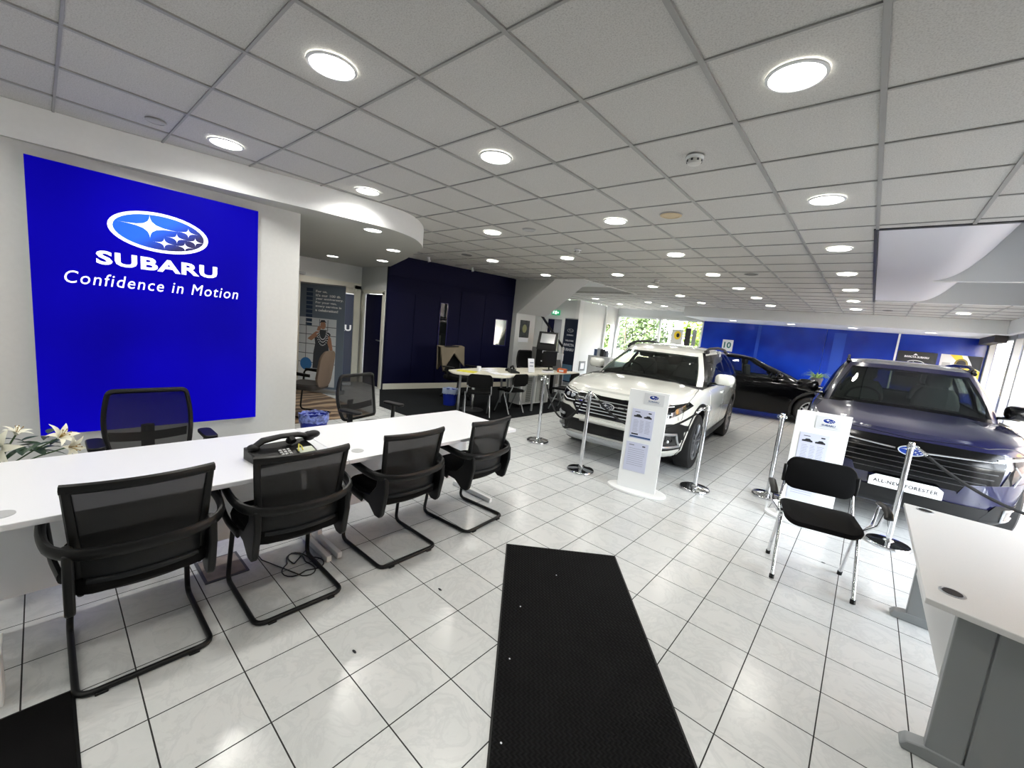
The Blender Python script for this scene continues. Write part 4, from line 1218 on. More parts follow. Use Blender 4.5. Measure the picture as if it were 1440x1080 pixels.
    def wheels(s):
        sp = s.sp; r = sp['r']; W = sp['W'] / 2
        for ai, wy in enumerate(sp['axles']):
            for sg in (-1, 1):
                xo = sg * (W - .015); xi = sg * (W - .235)
                e = bpy.data.objects.new('wheel', None)
                m = MB(); rimr = r * .665
                prof = [(rimr, xi), (r * .9, xi), (r * .985, xi + sg * .02), (r, xi + sg * .05), (r, xo - sg * .05), (r * .985, xo - sg * .02), (r * .9, xo), (rimr, xo - sg * .01), (rimr, xi)]
                if sg < 0: prof = prof
                m.lathe([(a, h) for a, h in prof], (0, wy, r), 48, 'X')
                w_ = m.build('wheel', tyre, s.t)
                m = MB()
                m.lathe([(rimr, xi), (rimr + .004, xo - sg * .008), (rimr - .012, xo - sg * .004), (rimr - .022, xo - sg * .02), (rimr - .03, xi + sg * .03)], (0, wy, r), 48, 'X')
                m.mi = 1; m.lathe([(rimr - .02, xi + sg * .09), (.001, xi + sg * .09)], (0, wy, r), 32, 'X')
                m.mi = 0
                n = sp.get('spokes', 5)
                for k in range(n):
                    a0 = 2 * pi * k / n + .2
                    for da in (-.13, .13):
                        a = a0 + da; c_, s_ = cos(a), sin(a)
                        m.tube([(xo - sg * .035, wy + .045 * cos(a0), r + .045 * sin(a0)), (xo - sg * .012, wy + rimr * .55 * c_, r + rimr * .55 * s_), (xo - sg * .01, wy + (rimr - .012) * cos(a0 + da * 1.5), r + (rimr - .012) * sin(a0 + da * 1.5))], [.022, .016, .014], 6)
                m.lathe([(.06, xo - sg * .05), (.055, xo - sg * .02), (.001, xo - sg * .018)], (0, wy, r), 20, 'X')
                rm = m.build('alloy_rim', [sp.get('rim', silver), gblack], w_)
                m = MB(); m.lathe([(rimr * .62, xi + sg * .10), (rimr * .62, xi + sg * .115), (.001, xi + sg * .115)], (0, wy, r), 28, 'X'); m.build('brake_disc', steel, w_)
    # ---- pieces laid on the bodywork -----------------------------------
    def decal(s, poly, o, ux, uy, d, m_, name, off=.004, thick=.02, cell=.03, parent=None, mirror=False, bevel=0, smooth=40, curve=0.0):
        """panel following the body: polygon in the plane o,ux,uy cast along d"""
        out = []
        for sg in ((1, -1) if mirror else (1,)):
            F_ = lambda q: V((q[0] * sg, q[1], q[2]))
            O, UX, UY, D = V(o), V(ux), V(uy), V(d).normalized()
            # refine the boundary
            P = []
            for a, b in zip(poly, poly[1:] + poly[:1]):
                n = max(1, int(math.dist(a, b) / cell))
                for i in range(n): P.append((lerp(a[0], b[0], i / n), lerp(a[1], b[1], i / n)))
            nb = len(P)
            x0, x1 = min(p[0] for p in P), max(p[0] for p in P); y0, y1 = min(p[1] for p in P), max(p[1] for p in P)
            pts = [V(p) for p in P]
            def inside(x, y):
                c = False
                for (ax, ay), (bx, by) in zip(P, P[1:] + P[:1]):
                    if (ay > y) != (by > y) and x < (bx - ax) * (y - ay) / (by - ay) + ax: c = not c
                return c
            nx, ny = int((x1 - x0) / cell), int((y1 - y0) / cell)
            for i in range(1, nx + 1):
                for j in range(1, ny + 1):
                    x, y = x0 + (x1 - x0) * i / (nx + 1), y0 + (y1 - y0) * j / (ny + 1)
                    if inside(x, y) and min((x - p[0]) ** 2 + (y - p[1]) ** 2 for p in P) > (cell * .5) ** 2: pts.append(V((x, y)))
            vs, es, fs, *_ = delaunay_2d_cdt(pts, [], [list(range(nb))], 1, 1e-5)
            m = MB(); top = []; bot = []
            for v in vs:
                q = O + UX * v.x + UY * v.y; h, nn, *_ = s.bvh.ray_cast(q, D)
                if h is None:
                    h, nn, *_ = s.bvh.find_nearest(q + D * (1.0))
                h = V(h)
                top.append(m.v(F_(h - D * (off)))); bot.append(m.v(F_(h + D * thick)))
            edges = {}
            for f in fs:
                m.f([top[i] for i in f])
                for a, b in zip(f, list(f[1:]) + [f[0]]):
                    edges[(a, b)] = 1
            for (a, b) in list(edges):
                if (b, a) not in edges: m.f([top[b], top[a], bot[a], bot[b]])
            out.append(m.build(name, m_, parent or s.t, smooth=smooth, bevel=bevel))
        return out
    def front(s, poly, m_, name, **k): return s.decal(poly, (0, -2, 0), (1, 0, 0), (0, 0, 1), (0, 1, 0), m_, name, **k)
    def side(s, poly, m_, name, **k):
        return s.decal(poly, (3, 0, 0), (0, 1, 0), (0, 0, 1), (-1, 0, 0), m_, name, mirror=k.pop('mirror', True), **k)
    def line(s, pts, r, m_, name, d=(0, 1, 0), start=-3, off=0.0, parent=None, mirror=False, n=6, step=.03):
        """thin strip following the body through points given in space, cast along d"""
        for sg in ((1, -1) if mirror else (1,)):
            D = V(d).normalized(); Q = []
            P = [V(p) for p in pts]
            for a, b in zip(P, P[1:]):
                k = max(1, int((b - a).length / step))
                for i in range(k): Q.append(a.lerp(b, i / k))
            Q.append(P[-1]); H = []
            for q in Q:
                h, *_ = s.bvh.ray_cast(q + D * start, D)
                if h is None: h, *_ = s.bvh.find_nearest(q)
                h = V(h) - D * off; H.append(V((h.x * sg, h.y, h.z)))
            MB().tube(H, r, n).build(name, m_, parent or s.t)
    def arches(s, m_=None, w=.07):
        sp = s.sp; r = sp['r'] + .055
        for wy in sp['axles']:
            for sg in (-1, 1):
                m = MB(); n = 30; rows = []
                for i in range(n + 1):
                    a = radians(-22 + (224) * i / n)
                    row = []
                    for rr in (r - .002, r + w):
                        y, z = wy + rr * cos(a), sp['r'] + .02 + rr * sin(a)
                        z = max(z, sp['z0'] + .0)
                        h, *_ = s.bvh.ray_cast(V((3, y, z)), V((-1, 0, 0)))
                        x = h.x if h is not None and h.x > .5 else sp['W'] / 2 * .97
                        row.append((x, y, z))
                    x_ = max(row[0][0], row[1][0] - .01)
                    row = [(x_ - .05, row[0][1], row[0][2]), (x_ + .012, row[0][1], row[0][2]), (row[1][0] + .010, row[1][1], row[1][2]), (row[1][0] - .01, row[1][1], row[1][2])]
                    rows.append([m.v((q[0] * sg, q[1], q[2])) for q in row])
                for a_, b_ in zip(rows, rows[1:]):
                    for q in range(3): m.f([a_[q], a_[q + 1], b_[q + 1], b_[q]])
                m.build('wheel_arch_trim', m_ or clad, s.t, smooth=40)
    def shut(s, pts, r=.0035):
        s.line(pts, r, gblack, 'panel_gap', d=(-1, 0, 0), start=-3, mirror=True)
    def doors(s, ya, yb, yc, zlo):
        sp = s.sp
        for y0, y1 in ((ya, yb), (yb, yc)):
            zt0, zt1 = interp(sp['sh'], y0) - .03, interp(sp['sh'], y1) - .03
            P = [(y0 + .006, zt0), (y0 + .006, zlo + .1), (y0 + .05, zlo), (y1 - .05, zlo), (y1 - .006, zlo + .1), (y1 - .006, zt1)]
            for o in s.side(P, sp['paint'], 'door', off=.004, thick=.01, cell=.06):
                sg = 1 if o.data.vertices[0].co.x > 0 else -1
                hy = y1 - .17; hz = zt1 - .09
                h, *_ = s.bvh.ray_cast(V((3, hy, hz)), V((-1, 0, 0)))
                x = (h.x if h else sp['W'] / 2) + .028
                MB().tube([(sg * (x - .03), hy - .11, hz), (sg * x, hy - .09, hz), (sg * x, hy + .08, hz), (sg * (x - .03), hy + .10, hz)], .012, 8, fil=.02, flat=(.7, 1.3)).build('door_handle', sp['paint'], o)

SEGS_SUV = [(0, 42, 'glass_front'), (42, 46.5, 'pillar'), (46.5, 50, 'black'), (50, 82, 'glass_side'), (82, 86, 'black'), (86, 117, 'glass_side'), (117, 120, 'black'), (120, 131, 'glass_side'), (131, 139, 'pillar'), (139, 180, 'glass_rear')]
def sym(P): return P + [(-x, z) for x, z in reversed(P)]

# ---------------------------------------------------------------- white estate
wp = mat('paint_white', (218, 219, 212), .22, coat=1.0)
SP = dict(L=4.87, W=1.83, z0=.23, r=.36, axles=(.93, 3.675), n=5.2, gn=6.5,
    levels=[(0, .10, 4.78, .90), (.10, .03, 4.84, .955), (.33, .0, 4.87, .985), (.58, .0, 4.87, 1.0), (.80, .03, 4.85, .992), (.92, .07, 4.83, .972), (.975, .10, 4.81, .945), (1.0, .14, 4.79, .915)],
    sh=[(0, .86), (.25, .93), (.8, 1.0), (1.35, 1.035), (2.2, 1.05), (3.6, 1.09), (4.87, 1.12)], crown=[(0, .02), (.5, .05), (1.4, .055), (2, .02), (5, .02)],
    wb=(1.17, 4.80), rf=(1.98, 4.30), gw=(.85, .62), roof=[(1.8, 1.47), (2.3, 1.545), (3.2, 1.57), (4.4, 1.53)],
    segs=SEGS_SUV, paint=wp, mirror=wp, rails=clad, rim=mat('rim_grey', (120, 122, 126), .3, .6), spokes=5, ridge=.014)
car = Car(SP, 'white estate car with black roof rails and silver skid plate, standing behind the rope barrier', (-2.345, 4.60, 0), radians(5.6))
PAD = car
car.arches(clad, .075); car.doors(1.42, 2.45, 3.42, .42)
car.side([(1.33, .25), (3.28, .25), (3.28, .40), (1.33, .38)], clad, 'sill_cladding', off=.014, cell=.08)
fr_ = car.front
# front bumper cladding and openings
fr_([(.34, .40), (.40, .60), (.56, .665), (.80, .665), (.86, .62), (.84, .34), (.60, .32), (.52, .35)], clad, 'bumper_corner', off=.012, mirror=True)
fr_([(-.56, .36), (.56, .36), (.50, .50), (-.50, .50)], gblack, 'lower_intake', off=.014)
m_ = MB()
fr_([(-.60, .235), (.60, .235), (.56, .33), (-.56, .33)], silver, 'skid_plate', off=.030)
fr_([(-.46, .525), (.46, .525), (.42, .545), (-.42, .575)], wp, 'bumper_lip', off=.02)
g = fr_([(-.40, .60), (.40, .60), (.50, .71), (.49, .80), (.44, .855), (-.44, .855), (-.49, .80), (-.50, .71)], gblack, 'grille', off=.010)[0]
for z, hw in ((.635, .40), (.675, .44), (.715, .46), (.755, .46), (.80, .44)):
    car.line([(-hw, 0, z), (hw, 0, z)], .0065, silver if z != .755 else chrome, 'grille_bar', off=.012, parent=g)
car.line([(-.46, 0, .80), (-.43, 0, .76), (-.12, 0, .755)], .012, chrome, 'wing_bar', off=.018, parent=g)
car.line([(.46, 0, .80), (.43, 0, .76), (.12, 0, .755)], .012, chrome, 'wing_bar', off=.018, parent=g)
car.line([(-.50, 0, .71), (-.40, 0, .598), (.40, 0, .598), (.50, 0, .71)], .009, clad, 'grille_surround', off=.008, parent=g)
emblem(g, (0, -.035, .757), (1, 0, 0), (0, 0, 1), .185, mat('badge_dark', (24, 30, 46), .3), mat('badge_silver', (196, 198, 202), .3, .2), .012)
# fog lamps
for sg in (-1, 1):
    for o in car.decal([(-.105, -.085), (.105, -.085), (.085, .085), (-.105, .085)], (sg * .70, -2, .455), (sg, 0, 0), (0, 0, 1), (0, 1, 0), lampd, 'fog_lamp', off=.022):
        P_f = [(sg * .60, 0, .545), (sg * .785, 0, .54), (sg * .80, 0, .38), (sg * .60, 0, .375)]
        car.line(P_f, .017, silver, 'fog_lamp_frame', off=.026, parent=o)
        for q in (-.03, .03):
            h, *_ = car.bvh.ray_cast(V((sg * .69 + q, -2, .455)), V((0, 1, 0)))
            MB().ball((sg * .69 + q, h.y - .022, .455), (.022, .008, .02), 10, 6).build('led', drl, o)
# headlamps wrapping round the corner
for o in car.decal([(-.18, -.085), (.06, -.095), (.20, -.04), (.42, .07), (.36, .115), (.08, .075), (-.19, .035)], (.66 + .5, -1.6, .80), (.95, .32, 0), (0, 0, 1), (-.32, .95, 0), lampd, 'headlamp', off=.008, mirror=True):
    sg = 1 if o.data.vertices[0].co.x > 0 else -1
    for ax, az, r_ in ((.53, .795, .035), (.62, .80, .03)):
        h, *_ = car.bvh.ray_cast(V((ax, -2, az)), V((0, 1, 0)))
        MB().ball((sg * ax, h.y - .006, az), (r_, .012, r_), 14, 8).build('lens', lampg, o)
    car_pts = [(sg * .47, 0, .835), (sg * .60, 0, .85), (sg * .72, 0, .868)]
    car.line(car_pts, .007, drl, 'daytime_light', off=.012, parent=o)
    car.line([(sg * .48, 0, .745), (sg * .62, 0, .742), (sg * .72, 0, .775)], .006, drl, 'daytime_light', off=.012, parent=o)
car.line([(-.86, .32, 0), (-.5, .12, 0), (0, .075, 0), (.5, .12, 0), (.86, .32, 0)], .0035, gblack, 'bonnet_gap', d=(0, 0, -1), start=-3)
car.line([(.80, .30, 0), (.825, .7, 0), (.79, 1.15, 0)], .0035, gblack, 'bonnet_gap', d=(0, 0, -1), start=-3, mirror=True)

# ---------------------------------------------------------------- dark blue SUV
bp = mat('paint_dark_blue', (4, 6, 34), .3, metal=.0, coat=1.0)
n = noise(bp, 900, 1, objco(bp)); lk(bp, ramp(bp, n.outputs[0], [(.4, lin((3, 4, 36))), (.7, lin((9, 12, 66)))]), bs(bp).inputs['Base Color'])
SP = dict(L=4.67, W=1.83, z0=.23, r=.365, axles=(.93, 3.60), n=5.0, gn=6.5,
    levels=[(0, .12, 4.58, .90), (.10, .05, 4.64, .955), (.33, .02, 4.67, .985), (.58, .0, 4.67, 1.0), (.80, .0, 4.65, .995), (.92, .04, 4.63, .975), (.975, .07, 4.61, .95), (1.0, .12, 4.59, .92)],
    sh=[(0, .94), (.25, 1.0), (.8, 1.06), (1.3, 1.095), (2.2, 1.10), (3.6, 1.13), (4.67, 1.15)], crown=[(0, .02), (.5, .05), (1.3, .05), (2, .02), (5, .02)],
    wb=(1.14, 4.60), rf=(1.80, 4.25), gw=(.835, .61), roof=[(1.6, 1.60), (2.2, 1.66), (3.2, 1.67), (4.4, 1.63)],
    segs=SEGS_SUV, paint=bp, mirror=gblack, rails=gblack, rim=silver, spokes=6, ridge=.018)
car = Car(SP, 'dark blue SUV with a white lettered front plate, parked by the window wall', (.42, 5.42, 0), radians(2.0))
car.arches(clad, .075); car.doors(1.40, 2.40, 3.36, .42)
car.side([(1.33, .25), (3.2, .25), (3.2, .40), (1.33, .38)], clad, 'sill_cladding', off=.014, cell=.08)
fr_ = car.front
g = fr_([(-.36, .54), (.36, .54), (.60, .64), (.62, .84), (.60, .925), (-.60, .925), (-.62, .84), (-.60, .64)], gblack, 'grille', off=.012)[0]
for z, hw in ((.60, .40), (.65, .52), (.70, .56), (.75, .58), (.80, .58)):
    car.line([(-hw, 0, z), (hw, 0, z)], .004, mat('bar_dark', (34, 35, 38), .35), 'grille_bar', off=.013, parent=g)
car.line([(-.60, 0, .865), (-.3, 0, .845), (-.11, 0, .832)], .0085, chrome, 'chrome_bar', off=.02, parent=g)
car.line([(.60, 0, .865), (.3, 0, .845), (.11, 0, .832)], .0085, chrome, 'chrome_bar', off=.02, parent=g)
emblem(g, (0, -.032, .832), (1, 0, 0), (0, 0, 1), .19, logob, mat('badge_silver', (196, 198, 202), .3, .2), .012)
for o in car.decal([(-.24, -.01), (-.20, .045), (.05, .075), (.32, .09), (.30, .0), (.12, -.05), (.02, -.19), (-.05, -.20), (.0, -.05)], (.70 + .45, -1.6, .85), (.96, .28, 0), (0, 0, 1), (-.28, .96, 0), lampd, 'headlamp', off=.010, mirror=True):
    sg = 1 if o.data.vertices[0].co.x > 0 else -1
    car.line([(sg * .56, 0, .875), (sg * .66, 0, .895), (sg * .80, 0, .915)], .012, drl, 'daytime_light', off=.014, parent=o)
    car.line([(sg * .68, 0, .84), (sg * .74, 0, .76), (sg * .70, 0, .66)], .006, silver, 'lamp_trim', off=.014, parent=o)
fr_([(.36, .52), (.40, .62), (.62, .66), (.86, .70), (.86, .66), (.60, .46)], bp, 'bumper_wing', off=.018, mirror=True)
fr_([(-.62, .25), (.62, .25), (.58, .42), (-.58, .42)], clad, 'lower_intake', off=.020)
fr_([(.50, .25), (.86, .28), (.88, .46), (.62, .47)], clad, 'bumper_corner', off=.022, mirror=True)
for sg in (-1, 1):
    for o in car.decal([(-.08, -.055), (.08, -.045), (.08, .05), (-.06, .055)], (sg * .76, -2, .37), (sg, 0, 0), (0, 0, 1), (0, 1, 0), lampd, 'fog_lamp', off=.032):
        car.line([(sg * .69, 0, .43), (sg * .83, 0, .42), (sg * .83, 0, .325), (sg * .69, 0, .315), (sg * .69, 0, .43)], .010, silver, 'fog_lamp_frame', off=.034, parent=o)
pl = MB(); pl.extr([(-.26, -.055), (.26, -.055), (.26, .025), (.215, .058), (-.215, .058), (-.26, .025)], (.01, -.045, .49), (1, 0, 0), (0, 0, 1), .008)
pl = pl.build('number_plate', mat('plate_white', (226, 228, 230), .35), car.t, smooth=0)
m = MB(); fit_text(m, 'ALL-NEW FORESTER', (.01, -.0535, .49), (1, 0, 0), (0, 0, 1), .455, .034, bold=.02, space=1.15); m.build('plate_lettering', inkm, pl, smooth=0)
MB().bb(-.26, .22, -.045, .0, .46, .52).build('plate_bracket', black, pl)
car.line([(-.84, .32, 0), (-.5, .12, 0), (0, .07, 0), (.5, .12, 0), (.84, .32, 0)], .0035, gblack, 'bonnet_gap', d=(0, 0, -1), start=-3)
car.line([(.79, .30, 0), (.81, .7, 0), (.77, 1.15, 0)], .0035, gblack, 'bonnet_gap', d=(0, 0, -1), start=-3, mirror=True)

# ---------------------------------------------------------------- black hatchback
kp = mat('paint_black', (3, 3, 4), .12, coat=.0, spec=.28)
SP = dict(L=4.49, W=1.80, z0=.16, r=.34, axles=(.90, 3.57), n=5.0, gn=6.0,
    levels=[(0, .10, 4.40, .90), (.10, .04, 4.46, .955), (.33, .0, 4.49, .985), (.58, .0, 4.49, 1.0), (.80, .03, 4.47, .99), (.92, .08, 4.45, .965), (.975, .11, 4.43, .935), (1.0, .15, 4.41, .90)],
    sh=[(0, .74), (.25, .80), (.8, .92), (1.3, .975), (2.2, .99), (3.6, 1.05), (4.49, 1.08)], crown=[(0, .02), (.5, .045), (1.3, .05), (2, .02), (5, .02)],
    wb=(1.12, 4.42), rf=(2.15, 4.0), gw=(.80, .56), roof=[(1.9, 1.42), (2.5, 1.48), (3.2, 1.48), (4.2, 1.42)],
    segs=[(0, 42, 'glass_front'), (42, 46.5, 'pillar'), (46.5, 50, 'black'), (50, 86, 'glass_side'), (86, 92, 'black'), (92, 124, 'glass_side'), (124, 139, 'pillar'), (139, 180, 'glass_rear')],
    paint=kp, mirror=kp, rim=silver, spokes=5, ridge=.01)
car = Car(SP, 'glossy black hatchback standing side-on before the far blue wall', (-.24, 12.84, 0), radians(106))
car.arches(clad, .05); car.doors(1.40, 2.45, 3.35, .36)
g = car.front([(-.35, .50), (.35, .50), (.42, .60), (.38, .68), (-.38, .68), (-.42, .60)], gblack, 'grille', off=.010)[0]
car.front([(-.5, .28), (.5, .28), (.45, .42), (-.45, .42)], gblack, 'lower_intake', off=.01)
for o in car.decal([(-.18, -.05), (.05, -.06), (.26, .03), (.2, .07), (-.19, .04)], (.64 + .5, -1.6, .69), (.95, .32, 0), (0, 0, 1), (-.32, .95, 0), lampd, 'headlamp', off=.008, mirror=True):
    sg = 1 if o.data.vertices[0].co.x > 0 else -1
    h, *_ = car.bvh.ray_cast(V((.58, -2, .69)), V((0, 1, 0)))
    MB().ball((sg * .58, h.y - .006, .69), (.03, .012, .03), 14, 8).build('lens', lampg, o)
# ================================================================= WELCOME ALCOVE
def banner(label, loc, rz, w, h, m_, z0=.09):
    t = root('pull_up_banner', label, 'banner', loc, rz)
    m = MB(); m.bb(-w / 2 - .01, w / 2 + .01, -.09, .09, 0, .085); m.build('cassette_base', silver, t, bevel=.02)
    m = MB(); m.cyl((0, .03, .05), (0, .03, h), .009); m.bb(-w / 2, w / 2, -.008, .012, h - .02, h + .005); m.build('pole', silver, t)
    pn = MB().bb(-w / 2, w / 2, -.006, -.002, z0 - .01, h - .01).build('printed_panel', m_, t, smooth=0)
    return t, pn
bm_ = mat('banner_grey_blue', (108, 120, 134), .5)
t, pn = banner('tall grey-blue banner printed with a person in dark overalls wearing beads', (-7.80, 3.47, 0), radians(32), .92, 2.03, bm_)
m = MB()
rows_ = ['For us,', "it's our 100 th", 'year anniversary.', 'For your van,', 'every service is', 'a celebration!']
for i, s_ in enumerate(rows_): fit_text(m, s_, (-.14 + len(s_) * .0165, -.0065, 1.89 - i * .068), (1, 0, 0), (0, 0, 1), .033 * len(s_) * 1.0, .048, bold=.035)
m.build('headline', mat('banner_text', (245, 246, 246), .6), pn, smooth=0)
m = MB()
for i in range(9): m.bb(-.33, -.20, -.0075, -.006, 1.24 + i * .08, 1.30 + i * .08)
m.build('icon_strip', mat('banner_icons', (40, 60, 88), .6), pn, smooth=0)['kind'] = 'stuff'
m = MB(); m.bb(-.46, .30, -.0072, -.006, .12, 1.40); m.build('van_photo', mat('banner_photo', (214, 220, 224), .5), pn, smooth=0)
m = MB()
for z in (.55, .72, .9, 1.08, 1.24): m.bb(-.46, .30, -.0078, -.0072, z, z + .012)
for x in (-.32, -.05, .12): m.bb(x, x + .012, -.0078, -.0072, .12, 1.38)
m.build('shelf_lines', mat('banner_lines', (96, 104, 112), .5), pn, smooth=0)
# printed figure: flat print on the banner
fig = mat('print_overalls', (62, 66, 72), .6); skin = mat('print_skin', (176, 132, 108), .6)
def flat(P, m_, nm, par, y=-.0082): 
    m = MB(); m.extr(P, (0, y, 0), (1, 0, 0), (0, 0, 1), .0005); return m.build(nm, m_, par, smooth=0)
flat([(-.16, .45), (.16, .45), (.17, .75), (.15, .95), (.19, 1.12), (.10, 1.19), (-.06, 1.19), (-.15, 1.12), (-.12, .92), (-.15, .75)], fig, 'printed_clothing', pn)
flat([(-.15, 1.12), (-.28, 1.0), (-.20, .97), (-.09, 1.06), (-.01, 1.21), (-.02, 1.26), (-.07, 1.25), (-.10, 1.16)], skin, 'printed_arm', pn, -.0088)
flat([(.15, 1.1), (.20, 1.05), (.25, .80), (.26, .62), (.22, .62), (.19, .8), (.13, .95)], skin, 'printed_arm', pn, -.0088)
flat(ellipse(.055, .075, 20, .03, 1.275), skin, 'printed_head', pn, -.0088)
flat([(-.04, 1.31), (-.01, 1.37), (.06, 1.375), (.10, 1.32), (.06, 1.335), (.0, 1.33)], mat('print_cap', (60, 60, 64), .6), 'printed_cap', pn, -.0093)
m = MB()
for k, (rx, rz_) in enumerate(((.10, .20), (.075, .15), (.12, .26))):
    for i in range(15):
        a = pi + pi * i / 14; m.extr(ellipse(.011, .011, 6, .03 + rx * cos(a), 1.16 + rz_ * sin(a)), (0, -.0095, 0), (1, 0, 0), (0, 0, 1), .0004)
m.build('printed_beads', paper, pn, smooth=0)['kind'] = 'stuff'
flat(ellipse(.12, .12, 24, -.30, .52), mat('print_blue_disc', (60, 120, 180), .5), 'printed_badge', pn, -.0088)
t, pn = banner('dark blue banner with white letters, half hidden behind the figure banner', (-8.45, 3.98, 0), radians(78), .8, 1.95, mat('banner_navy', (14, 30, 58), .5))
m = MB(); fit_text(m, 'SUBARU', (0, -.0065, 1.23), (1, 0, 0), (0, 0, 1), .74, .13, bold=.04); m.build('brand_lettering', paper, pn, smooth=0)
# cream frame round the glazed doors in the alcove
m = MB(); m.bb(-8.80, -8.74, 2.3, 2.42, 0, 2.15); m.bb(-8.80, -8.74, 4.58, 4.72, 0, 2.15); m.bb(-8.80, -8.74, 2.3, 4.72, 2.08, 2.2)
o = S('door_4', m, creamm, smooth=0)
MB().bb(-8.79, -8.765, 2.42, 4.58, .0, 2.08).build('door_leaf', creamm, o, smooth=0)
m = MB(); m.bb(-8.765, -8.755, 2.55, 3.4, .3, 1.95); m.bb(-8.765, -8.755, 3.55, 4.45, .3, 1.95); m.build('glass_pane', mat('dark_glazing', (34, 40, 46), .1), o, smooth=0)
m = MB(); m.bb(-8.74, -8.66, 3.3, 3.5, 2.22, 2.26); S('trim_16', m, lgrey, smooth=0)
# brown meeting chair
bc = mat('brown_fabric', (88, 74, 62), .8)
t = root('meeting_chair', 'brown padded cantilever chair with black frame in front of the figure banner', 'chair', (-6.20, 2.58, 0), radians(128))
m = MB()
m.tube([(-.24, -.16, .62), (-.25, .20, .64), (-.25, .25, .013), (-.25, -.25, .013), (.25, -.25, .013), (.25, .25, .013), (.25, .20, .64), (.24, -.16, .62)], .013, 10, fil=.07); m.build('sled_frame', black, t)
m = MB(); m.loft([[(x * k, y * k, z) for x, y in rrect(.48, .46, .09, 5)] for z, k in ((.41, .95), (.43, 1), (.47, 1), (.49, .92))]); m.build('seat', mat('dark_brown_fabric', (38, 33, 30), .8), t)
def bk(k, d): return [(x * k, -.22 - d - .14 * (z - .45) - .10 * (abs(z - .72) ** 2) * 3, z) for x, z in [(p[0] * (1.0 - .15 * abs(p[1]) / .3), p[1] * k + .72) for p in rrect(.44, .54, .13, 6)]]
m = MB(); m.loft([bk(.92, -.03), bk(1, -.015), bk(1, .012), bk(.94, .02)]); m.build('backrest', bc, t)
for s_ in (-1, 1): m = MB(); m.tube([(s_ * .25, -.16, .64), (s_ * .255, .0, .655), (s_ * .25, .18, .65)], .02, 8, flat=(1.2, .7)); m.build('armrest', black, t)

def bin_(label, x, y, r, h, col, bagc):
    t = root('waste_bin', label, 'bin', (x, y, 0))
    m = MB(); m.lathe([(.001, 0), (r * .82, 0), (r, h), (r * .96, h), (r * .79, .01), (.001, .01)], n=32, cap=False); m.build('bin_body', col, t)
    m = MB(); rb = random.Random(3); n = 40
    rr = [[(r * k * (1 + .05 * rb.uniform(-1, 1))) for _ in range(n)] for k in (.9, 1.04, 1.07, 1.05)]
    zz = (h - .03, h + .025, h + .0, h - .07)
    m.loft([[(rr[j][i] * cos(2 * pi * i / n), rr[j][i] * sin(2 * pi * i / n), zz[j] + .012 * rb.uniform(-1, 1)) for i in range(n)] for j in range(4)], cap=False)
    m.build('bin_liner', bagc, t)
bin_('blue bin with a loose printed liner between the sign wall and the desk', -4.98, 2.16, .16, .30, mat('bin_blue', (18, 40, 150), .4), speckle('liner_blue', (110, 125, 190), .3, .6, 25))
bin_('blue waste bin with a pale liner on the dark carpet by the navy wall', -5.93, 5.12, .14, .30, mat('bin_blue', (18, 40, 150), .4), mat('liner_white', (170, 185, 215), .3))

# ================================================================= MIDDLE DESKS
offw = mat('beech_white_top', (208, 205, 190), .4)
t = root('desk', 'pale curved-edge office desk on silver legs on the dark carpet', 'desk', (-5.3, 5.4, 0))
m = MB()
pc = crsp([(-.35, -.60), (.0, -.74), (.30, -.50), (.58, -.10), (.46, .28), (.38, .70), (.42, 1.02), (-.45, 1.02), (-.5, .2), (-.35, -.60)], 5)[:-1]
m.prism(pc, .705, .73); m.build('desktop', offw, t, bevel=.003)
m = MB(); m.cyl((-.14, -.15, .02), (-.14, -.15, .705), .032); l_ = m.build('leg', steel, t)
m = MB(); m.lathe([(.001, 0), (.22, 0), (.22, .012), (.05, .035), (.001, .035)], (-.14, -.15, 0), 36, cap=False); m.build('round_foot', dgrey, l_)
MB().cyl((-.22, -.42, 0), (-.22, -.42, .705), .022).build('leg', silver, t)
MB().cyl((.45, .90, 0), (.45, .90, .705), .022).build('leg', silver, t); MB().cyl((-.4, .9, 0), (-.4, .9, .705), .022).build('leg', silver, t)
t = root('desk', 'pale straight office desk beside the stair, with the monitors', 'desk', (-5.3, 7.2, 0))
MB().bb(-.45, .42, -.70, .78, .705, .73).build('desktop', offw, t, bevel=.003)
MB().cyl((-.40, -.70, 0), (-.40, -.70, .705), .02).build('leg', silver, t)
for yy in (.72,):
    m = MB(); m.bb(-.40, .36, yy - .03, yy + .03, 0, .04); m.bb(-.06, .02, yy - .02, yy + .02, .04, .705); m.build('leg', silver, t, bevel=.004)
t = root('cabinet', 'low white cabinet with two slatted doors under the middle desks', 'cabinet', (-5.12, 6.72, 0), radians(-3))
MB().bb(-.30, .0, -.45, .45, .07, .685).build('body', whitep, t, bevel=.003)
for y0 in (-.40, .03):
    o = MB().bb(.0, .012, y0, y0 + .37, .10, .66).build('door', mat('door_pale', (190, 192, 190), .5), t, bevel=.002)
    m = MB()
    for z in [.13 + .022 * i for i in range(23)]: m.bb(.012, .018, y0 + .11, y0 + .26, z, z + .013)
    m.build('slats', mat('slat_grey', (112, 114, 112), .5), o, smooth=0)
for (x, y) in ((-.26, -.4), (-.04, -.4), (-.26, .4), (-.04, .4)): MB().cyl((x, y, 0), (x, y, .07), .02).build('foot', black, t)

